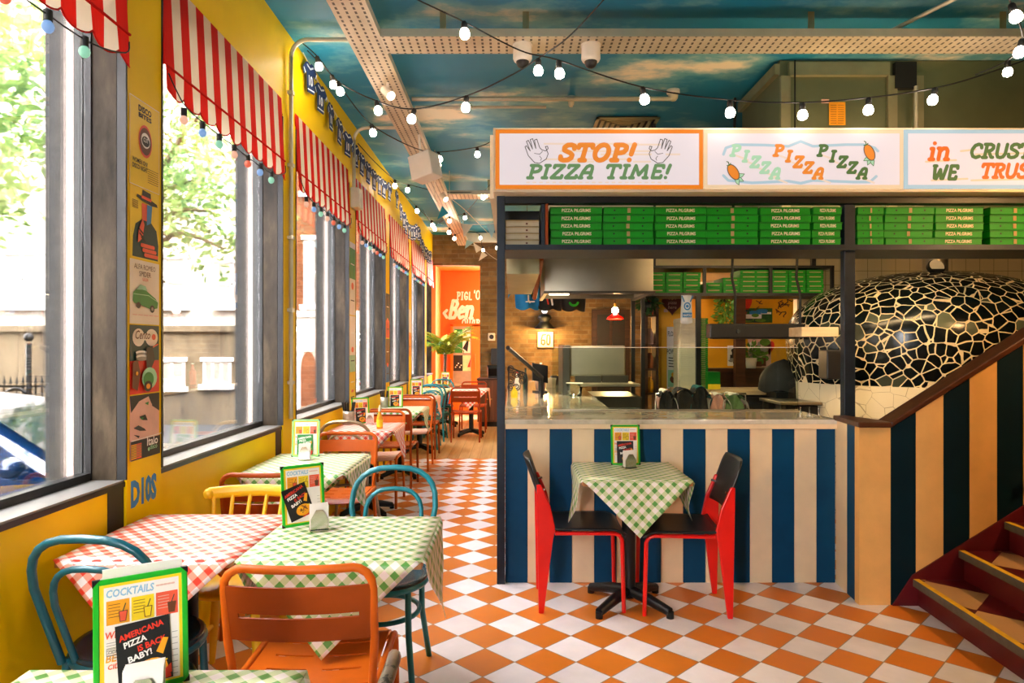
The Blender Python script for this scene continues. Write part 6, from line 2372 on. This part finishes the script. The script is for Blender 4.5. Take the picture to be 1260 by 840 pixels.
# ------------------------------------------------------------------ menus, napkins, bottles, cans
def make_menu(kind):
    """stands upright facing -y, bottom edge centred on the origin, leaning back a little"""
    W, H = .172, .235
    e = thing('menu_holder', None, 'menu')
    fm_ = 'menu_pale_green' if kind == 'pale' else 'menu_green'
    f = MB(fm_)
    b = .011
    f.box(-W / 2, -W / 2 + b, -.004, .004, 0, H).box(W / 2 - b, W / 2, -.004, .004, 0, H).box(-W / 2 + b, W / 2 - b, -.004, .004, 0, b).box(-W / 2 + b, W / 2 - b, -.004, .004, H - b, H)
    part('frame', f, e, .0015, 1)
    c = MB('black_ply')
    for sx in (-1, 1):
        for z in (0, H):
            x = sx * W / 2
            zz = -1 if z else 1
            c.ext([(x + sx * .001, -.005, z - zz * .001), (x - sx * .013, -.005, z - zz * .001), (x + sx * .001, -.005, z + zz * .013)], (0, .01, 0))
    part('corner_cap', c, e)
    a = Art(MB('paper'), (-W / 2 + b, -.0015, b), (1, 0, 0), (0, 0, 1), .0002, .0)
    w, h = W - 2 * b, H - 2 * b
    a.rect(0, 0, w, h, 'ink_yellow')
    a.rect(.008, .004, w - .006, h - .006, 'paper')
    a.text('COCKTAILS', .012, h - .026, .021, 'ink_sky', .12, .03, .086)
    for i in range(5):
        a.d = .001
        a.line([(.103 + .007 * i, h - .018), (.107 + .007 * i, h - .018)], .0035, 'ink_pink')
    cols3 = ('ink_amber', 'ink_yellow', 'ink_coral')
    gl = ('ink_coral', 'ink_yellow', 'ink_brown')
    a.d = .0008
    for i in range(3):
        x0 = .012 + .0445 * i
        d0 = a.d
        a.rect(x0, h - .080, x0 + .041, h - .033, cols3[i])
        for j in range(5):
            a.line([(x0 + .004, h - .041 - .006 * j), (x0 + .024, h - .041 - .006 * j)], .0012, 'ink_brown' if i < 2 else 'ink_pink')
        g = [(x0 + .022, h - .056), (x0 + .024, h - .076), (x0 + .034, h - .076), (x0 + .037, h - .056)]
        a.layer()
        a.poly(g, gl[i]); a.line(g, .0015, 'ink_brown', True)
        a.line([(x0 + .029, h - .056), (x0 + .034, h - .042)], .0018, 'ink_darkgreen')
        a.d = d0
    a.d = .0018
    a.text('WINE', .010, h - .106, .019, 'ink_coral', .15, .02, .04)
    a.text('BEER', .010, .062, .02, 'ink_amber', .15, .02, .04)
    a.text('CIDER', .014, .048, .013, 'ink_coral', .15, .02, .034)
    a.line([(.012, .087), (.05, .087), (.05, .075), (.012, .075)], .0012, 'ink_grey', True)
    a.text('CIDERS', .015, .078, .008, 'ink_black', 0, .0, .024)
    for i in range(7):
        a.line([(.012, h - .114 - .005 * i), (.044, h - .114 - .005 * i)], .0011, 'ink_grey')
    for i in range(8):
        a.line([(w - .02, .012 + .012 * i), (w - .01, .012 + .012 * i)], .0011, 'ink_grey')
    part('page', a.mb, e)
    # leaflet tucked in front
    L = Art(MB('ink_black'), (0, -.0052, 0), (1, 0, 0), (0, 0, 1), .00025, .0)
    if kind == 'tilt':
        ang = 17; ox, oz = -.052, .018
    elif kind == 'near':
        ang = 3; ox, oz = -.042, .012
    else:
        ang = 0; ox, oz = -.052, .012
    ca, sa = cos(R(ang)), sin(R(ang))
    L.o = Vector((ox, -.0052, oz)); L.u = Vector((ca, 0, sa)); L.v = Vector((-sa, 0, ca)); L.nrm = Vector((0, -1, 0))
    lw, lh = .098, .128
    base = 'ink_green' if kind == 'pale' else 'ink_black'
    L.mb.use(base)
    L.rect(0, 0, lw, lh, base)
    r_, w_ = ('ink_white', 'ink_white') if kind == 'pale' else ('ink_red', 'ink_white')
    L.text('AMERiCANA', .006, .0955, .0165, r_, .05, .035, .083, 10)
    L.text('PIZZA', .014, .0805, .0165, w_, .05, .035, .042, 10)
    L.text('iS BACK', .038, .0685, .0165, r_, .05, .035, .054, 10)
    L.text('BABY!', .020, .0505, .0165, w_, .05, .035, .044, 10)
    L.poly(circ(.06, .027, .030, .022, 16), 'ink_amber')
    rnd = random.Random(2)
    for i in range(16):
        x, y, t = .042 + .034 * rnd.random(), .014 + .024 * rnd.random(), rnd.random() * 3.14
        L.line([(x, y), (x + .014 * cos(t), y + .014 * sin(t))], .0032, rnd.choice(['ink_yellow', 'ink_amber', 'ink_brown']))
    L.layer(2)
    L.poly([(.07, .06), (.084, .085), (.094, .082), (.082, .052)], 'ink_amber')
    L.poly([(.082, .02), (.096, .03), (.096, .012), (.084, .006)], 'ink_red')
    L.poly([(.05, .004), (.094, .01), (.094, .003), (.05, 0)], 'ink_red')
    part('leaflet', L.mb, e)
    back = MB('paper').box(-W / 2 + b, W / 2 - b, .0005, .003, b, H - b)
    part('backing', back, e)
    if kind == 'near':
        part('rear_panel', MB('paper').obox((.006, .045, .124), (.074, 0, 0), (0, .0015, .0003), (0, -.022, .126)), e, label='plain white rear panel')
    return e


MN = {}


def menu(kind, x, y, z, rz, label, lean=-6):
    if kind not in MN:
        o = MN[kind] = make_menu(kind)
        tag(o, label, None, 'menus on the tables')
        o.location = (x, y, z); o.rotation_euler = (R(lean), 0, rz)
    else:
        o = dup(MN[kind], (x, y, z), None, label, 'menus on the tables')
        o.rotation_euler = (R(lean), 0, rz)
    return o


def make_napkins():
    e = thing('napkin_holder', None, 'napkin holder')
    part('base', MB('chrome').box(-.036, .036, -.03, .03, .004, .012), e, .003)
    part('plate', MB('chrome').ext([(-.032, -.024, .01), (.032, -.024, .01), (.032, -.024, .05), (.012, -.024, .085), (-.012, -.024, .085), (-.032, -.024, .05)], (0, .003, 0)), e)
    part('plate', MB('chrome').ext([(-.032, .022, .01), (.032, .022, .01), (.032, .022, .07), (-.032, .022, .07)], (0, .003, 0)), e)
    n = MB('paper')
    for i in range(9):
        y = -.018 + .0042 * i
        n.add([(-.034, y, .012), (.034, y, .012), (.034, y + .003, .10 + .002 * (i % 3)), (-.034, y + .003, .10 + .002 * (i % 2))], [(0, 1, 2, 3)])
    part('napkins', n, e)
    for sx in (-1, 1):
        part('foot', MB('chrome').ball((sx * .028, -.02, .006), .006, 8), e)
    return e


NP = None


def napkins(x, y, rz, label):
    global NP
    if NP is None:
        NP = make_napkins(); o = NP
        tag(o, label, None, 'napkin holders'); o.location = (x, y, .7495); o.rotation_euler = (0, 0, rz)
    else:
        o = dup(NP, (x, y, .7495), rz, label, 'napkin holders')


TZ0 = .7505
menu('near', -.752, 1.39, TZ0, R(34), 'nearest menu with a green frame, headed COCKTAILS, at the bottom edge')
napkins(-.695, 1.29, R(20), 'napkin holder in front of the nearest menu')
menu('tilt', -.815, 2.68, TZ0, R(38), 'menu with tilted black leaflet where the red and green cloths meet')
napkins(-.735, 2.60, R(20), 'napkin holder on the large green checked cloth')
menu('pale', -1.31, 4.33, TZ0, R(6), 'menu with pale frame and green leaflet on the second green table')
napkins(-1.275, 4.2, R(8), 'white napkin holder before the green leaflet menu')
menu('mid', -1.36, 6.16, TZ0, R(40), 'narrow menu beside the cutlery can on the red cloth')
napkins(-1.27, 6.1, R(10), 'napkin holder beside the narrow menu on the red cloth')
menu('mid', -1.335, 7.8, TZ0, R(4), 'menu on the third green table, by the fourth pillar')
menu('mid', -1.33, 9.5, TZ0, R(2), 'menu on the pinkish table by the teal chairs')
menu('mid', -1.2, 11.9 + .3, TZ0, R(-20), 'menu on the bare wooden table next to the palm')
menu('mid', .672, 4.03, TZ0, R(2), 'menu with red and black leaflet on the counter table')
napkins(.675, 3.92, R(10), 'napkin holder before the menu on the counter table')

cn = thing('cutlery_can', 'pale metal can full of black cutlery on the red cloth', 'cutlery can', (-1.47, 6.12, TZ0), world=True)
m = MB('galvanised').lathe([(.0001, 0), (.05, 0), (.052, .02), (.05, .04), (.052, .06), (.05, .09), (.052, .12), (.047, .12), (.046, .02)], (-1.46, 6.1, TZ0), 20)
part('can', m, cn)
for i in range(8):
    a_ = i * 2.4
    x, y = -1.46 + .025 * cos(a_), 6.1 + .025 * sin(a_)
    part('knife' if i % 2 else 'fork', MB('black_ply').tube([(x, y, TZ0 + .02), (x + .03 * cos(a_), y + .03 * sin(a_), TZ0 + .2)], [.006, .009], 6), cn)
bt = thing('oil_bottle', 'yellow sauce bottle with a pale cap on the red cloth', 'bottle', (-1.12, 5.78, TZ0), world=True)
part('body', MB('ink_amber').lathe([(.0001, 0), (.026, 0), (.027, .09), (.013, .13), (.011, .15)], (-1.12, 5.78, TZ0), 16), bt)
part('cap', MB('plastic_cream').lathe([(.013, .15), (.013, .175), (.005, .2), (.0001, .2)], (-1.12, 5.78, TZ0), 14), bt)
part('label_band', MB('ink_yellow').lathe([(.0272, .02), (.0276, .08)], (-1.12, 5.78, TZ0), 16), bt)
bk = thing('brass_bucket', 'brass coloured tin bucket standing on the tan chair', 'bucket', (-1.29, 5.5, .462), world=True)
part('bucket', MB('brass_tin').lathe([(.0001, 0), (.10, 0), (.105, .1), (.11, .22), (.115, .225), (.108, .225), (.1, .02)], (-1.29, 5.5, .463), 24), bk)
part('handle', MB('steel_dark').tube([(-1.29 + .11 * cos(R(t)), 5.5, .463 + .2 - .09 * sin(R(t))) for t in range(0, 181, 15)], .004, 6), bk)
cn2 = thing('cutlery_can', 'grey cutlery can on the third green table', 'cutlery can', (-1.46, 7.75, TZ0), world=True)
part('can', MB('galvanised').lathe([(.0001, 0), (.045, 0), (.046, .12), (.042, .12), (.04, .02)], (-1.45, 7.75, TZ0), 18), cn2)
for i in range(5):
    a_ = i * 2.4
    part('fork', MB('black_ply').tube([(-1.45 + .02 * cos(a_), 7.75 + .02 * sin(a_), TZ0 + .02), (-1.45 + .045 * cos(a_), 7.75 + .045 * sin(a_), TZ0 + .19)], [.006, .008], 6), cn2)

# far end: cabinet, palm, black box, round sensor
cbn = thing('wooden_cabinet', 'dark brown wooden cabinet against the brick wall at the aisle end', 'cabinet', (-.42, 12.4, 0), world=True)
part('body', MB('cabinet_wood').box(-.62, -.2, 12.2, 12.75, .09, .84), cbn, .005)
part('plinth', MB('rubber_black').box(-.56, -.24, 12.26, 12.72, 0, .09), cbn)
part('top', MB('dark_wood').box(-.63, -.19, 12.19, 12.76, .84, .865), cbn, .003)
for x in (-.61, -.40):
    dr_ = part('door', MB('cabinet_wood').box(x, x + .2, 12.185, 12.2, .12, .82), cbn, .003)
    part('knob', MB('brass_tin').ball((x + (.17 if x < -.5 else .03), 12.18, .5), .012, 8), dr_)
single('card_terminal', MB('black_ply').obox((-.35, 12.4, .98), (.09, .02, 0), (-.01, .02, .03), (0, -.05, .09)).box(-.42, -.28, 12.36, 12.5, .866, .9), 'black till screen on the brown wooden cabinet', 'till')
single('wall_box', MB('black_ply').box(-.41, -.25, 13.28, 13.4, 1.08, 1.40), 'black box fixed on the brick wall above the cabinet', 'wall box', bevel=.01)
sn = thing('round_sensor', 'small round white sensor with black eye on the brick', 'sensor', (-.4, 13.38, 1.6), world=True)
part('plate', MB('plastic_white').box(-.47, -.33, 13.36, 13.4, 1.55, 1.70), sn, .01)
part('eye', MB('black_ply').cyl((-.40, 13.36, 1.625), (-.40, 13.34, 1.625), .045, n=16), sn)

pm_ = thing('potted_palm', 'potted palm with arching yellow green fronds by the orange recess', 'plant', (-1.28, 12.95, 0), world=True)
part('stand', MB('cabinet_wood').lathe([(.0001, 0), (.12, 0), (.1, .04), (.05, .1), (.05, .5), (.12, .56), (.0001, .56)], (-1.28, 12.95, 0), 18), pm_)
part('pot', MB('ink_brown').lathe([(.0001, .56), (.1, .56), (.14, .8), (.15, .82), (.13, .82), (.12, .6)], (-1.28, 12.95, 0), 20), pm_)
part('stem', MB('bark').tube([(-1.28, 12.95, .75), (-1.27, 12.94, 1.05), (-1.26, 12.93, 1.38)], [.035, .03, .035], 8), pm_)
rnd = random.Random(6)
for i in range(30):
    a_ = i * 2.399
    L = rnd.uniform(.5, .8)
    up = rnd.uniform(.5, 1.35)
    fr_ = MB('leaf_lime' if i % 3 else 'leaf_mid')
    base = Vector((-1.26, 12.93, 1.28))
    pts = []
    for k in range(9):
        t = k / 8
        pts.append(base + Vector((cos(a_) * L * t * cos(up * .6), sin(a_) * .6 * L * t, L * (sin(up) * t * 1.5 - .72 * t * t))))
    side = Vector((-sin(a_), cos(a_), 0))
    for k in range(8):
        p_, q_ = pts[k], pts[k + 1]
        w_ = .15 * (1 - k / 10)
        for sg_ in (-1, 1):
            for j in range(2):
                s_ = p_ + (q_ - p_) * (j / 2)
                tip = s_ + side * sg_ * w_ + (q_ - p_) * .9 - Vector((0, 0, .04))
                fr_.add([s_, s_ + (q_ - p_) * .5, tip + (q_ - p_) * .1, tip], [(0, 1, 2, 3)])
    fr_.tube(pts, .005, 5)
    part('frond', fr_, pm_)
# ------------------------------------------------------------------ festoon lights
def make_bulb():
    return MB('cable_black').lathe([(.012, 0), (.017, -.01), (.017, -.042), (.013, -.045)], (0, 0, 0), 12).mesh('socket'), \
        MB('bulb_glow').lathe([(.012, -.042), (.022, -.052), (.0275, -.070), (.027, -.082), (.02, -.095), (.0001, -.101)], (0, 0, 0), 16).mesh('bulb')


SOCK, BULB = make_bulb()


def festoon(label, path, bulbs, r=.0045, name='festoon_lights'):
    """path: (x, y in the frame, distance); bulbs: index positions along the path as floats"""
    pts = [P(*q) for q in path]
    sp_ = smooth_path(pts, 8)
    e = thing(name, label, 'string lights', tuple(pts[0]), world=True, group='festoon lights under the ceiling')
    part('cable', MB('cable_black').tube(sp_, r, 6), e)
    off = OFFS[e.name]
    for b in bulbs:
        i = min(int(b * 8), len(sp_) - 1)
        p_ = sp_[i] - off
        s_ = bpy.data.objects.new('socket', SOCK); col.objects.link(s_); s_.parent = e; s_.location = p_; ALL.append(s_)
        o = bpy.data.objects.new('bulb', BULB); col.objects.link(o); o.parent = s_; ALL.append(o)
        tl_ = rb.uniform(-.25, .25)
        s_.rotation_euler = (rb.uniform(-.25, .25), tl_, 0)
    return e


rb = random.Random(8)
festoon('black festoon string crossing from the yellow wall over the two dome cameras', [(371, 52, 4.85), (390, 69, 4.9), (416, 100, 4.85), (463, 124, 4.6), (510, 134, 4.4), (574, 118, 4.2), (630, 92, 4.1), (662, 72, 4.0), (700, 45, 3.8), (748, -6, 3.5)], [1, 2, 3, 4, 5, 7.0])
festoon('lower festoon string dipping under the long tray to the sign corner', [(378, 62, 4.85), (408, 92, 5.0), (420, 108, 5.1), (457, 153, 5.4), (508, 181, 6.0), (539, 187, 6.6), (587, 181, 6.9), (606, 173, 7.1)], [1, 3, 5, 6])
festoon('festoon string running along the top of the lit sign', [(508, -3, 3.6), (571, 27, 3.7), (640, 62, 3.8), (687, 74, 3.85), (790, 107, 3.9), (898, 123, 3.93), (987, 126, 3.95), (1069, 120, 3.98), (1151, 108, 4.0), (1215, 90, 4.1), (1300, 60, 4.2)], [1, 3, 4, 5, 6, 7, 8])
festoon('short festoon string hanging in the dark top corner', [(1234, -22, 3.2), (1244, 5, 3.3), (1258, 48, 3.6), (1240, 74, 4.3), (1200, 92, 4.5)], [1, 2, 3])
festoon('far festoon string along the window wall near the jerseys', [(440, 176, 6.9), (462, 200, 7.4), (486, 221, 8.0), (503, 227, 8.4), (545, 236, 8.7), (594, 236, 8.8)], [2, 3, 5])
festoon('farther festoon string under the jersey bunting', [(480, 222, 8.3), (512, 253, 9.2), (531, 271, 9.8), (553, 280, 10.5), (560, 288, 11.0), (566, 286, 11.5)], [1, 2, 3, 4])
festoon('festoon string rising to the short far tray', [(520, 258, 9.8), (534, 276, 10.2), (553, 266, 10.3), (571, 262, 10.2), (597, 234, 8.9), (607, 222, 8.6)], [1, 2, 3, 4])
festoon('last festoon string before the brick wall', [(555, 278, 12.2), (564, 282, 12.4), (590, 288, 12.5), (594, 303, 12.6), (611, 300, 12.6)], [1, 2, 3, 4])

# ------------------------------------------------------------------ football shirt bunting on the yellow band
def jersey_mesh():
    m = MB('jersey_navy')
    prof = [(-.055, 0), (.055, 0), (.055, .15), (.1, .12), (.115, .165), (.06, .215), (.03, .222), (0, .205), (-.03, .222), (-.06, .215), (-.115, .165), (-.1, .12), (-.055, .15)]
    m.ext([(0, y, z - .222) for y, z in prof], (.006, 0, 0))
    a = Art(m, (.0065, 0, -.222), (0, 1, 0), (0, 0, 1))
    a.text('10', -.032, .055, .10, 'jersey_white', 0, .03, .064)
    a.line([(-.05, .195), (0, .175), (.05, .195)], .014, 'jersey_white')
    a.line([(-.055, .02), (.055, .02)], .01, 'jersey_white')
    a.line([(.085, .13), (.105, .16)], .012, 'jersey_white'); a.line([(-.085, .13), (-.105, .16)], .012, 'jersey_white')
    return m.mesh('jersey')


JM = jersey_mesh()
bj = thing('jersey_bunting', 'string of small navy and white football shirts along the yellow wall', 'bunting', (WX + .03, 5.0, 3.4), world=True)
ends = [(5.0, 3.60), (6.9, 3.40), (8.6, 3.48), (9.7, 3.2), (10.6, 3.36), (11.6, 3.15), (12.6, 3.2)]
line = []
for i in range(len(ends) - 1):
    (ya, za), (yb, zb) = ends[i], ends[i + 1]
    for k in range(8):
        t = k / 8
        line.append((WX + .03 + (.0 if ya < 8 else .05), ya + (yb - ya) * t, za + (zb - za) * t - .04 * sin(PI * t)))
line.append((WX + .08, 12.6, 3.2))
part('string', MB('felt_cream').tube(line, .003, 5), bj)
off = OFFS[bj.name]
yy = 5.13
while yy < 12.5:
    for a_, b_ in zip(line[:-1], line[1:]):
        if a_[1] <= yy < b_[1]:
            t = (yy - a_[1]) / (b_[1] - a_[1])
            p_ = Vector(a_) + (Vector(b_) - Vector(a_)) * t
            o = bpy.data.objects.new('jersey', JM); col.objects.link(o); ALL.append(o)
            o.parent = bj; o.location = p_ - off + Vector((.006, 0, 0)); o.rotation_euler = (rb.uniform(-.12, .12), 0, rb.uniform(-.2, .04))
            break
    yy += .30 if yy < 9 else .24

# triangular felt bunting at the far end
def flags(label, path, items):
    pts = [P(*q) for q in path]
    e = thing('felt_bunting', label, 'bunting', tuple(pts[0]), world=True, group='felt bunting by the brick wall')
    top_ = lambda p_: (p_.x, p_.y, CEIL)
    part('string', MB('felt_cream').tube([top_(pts[0])] + smooth_path(pts, 6) + [top_(pts[-1])], .004, 5), e)
    for (x0, y0, x1, y1, xt, yt, Y, mt) in items:
        a_, b_, c_ = P(x0, y0, Y), P(x1, y1, Y), P(xt, yt, Y)
        part('flag', MB(mt).ext([a_, c_, b_], (0, .006, 0)), e)


flags('felt bunting with the big bright blue triangle under the tray', [(535, 244, 7.6), (543, 252, 7.7), (551, 263, 7.8), (568, 275, 7.9), (581, 276, 7.9), (598, 276, 7.7), (611, 274, 7.5)],
      [(544, 253, 552, 262, 538, 270, 7.7, 'felt_teal'), (568, 275, 582, 276, 571, 292, 7.9, 'felt_cream'), (598, 276, 611, 276, 605, 293, 7.6, 'felt_pale')])
flags('straight pale bunting line with cream and teal pieces before the bricks', [(553, 243, 8.5), (572, 258, 9.0), (602, 288, 9.8), (612, 296, 10)],
      [(574, 295, 583, 298, 572, 306, 9.6, 'felt_pale')])
flags('lowest bunting line with a cream triangle against the bricks', [(570, 300, 11.5), (590, 304, 11.5), (603, 314, 11.4), (612, 320, 11.4)],
      [(593, 309, 600, 314, 589, 321, 11.4, 'felt_cream'), (582, 298, 594, 306, 586, 311, 11.5, 'felt_cream')])
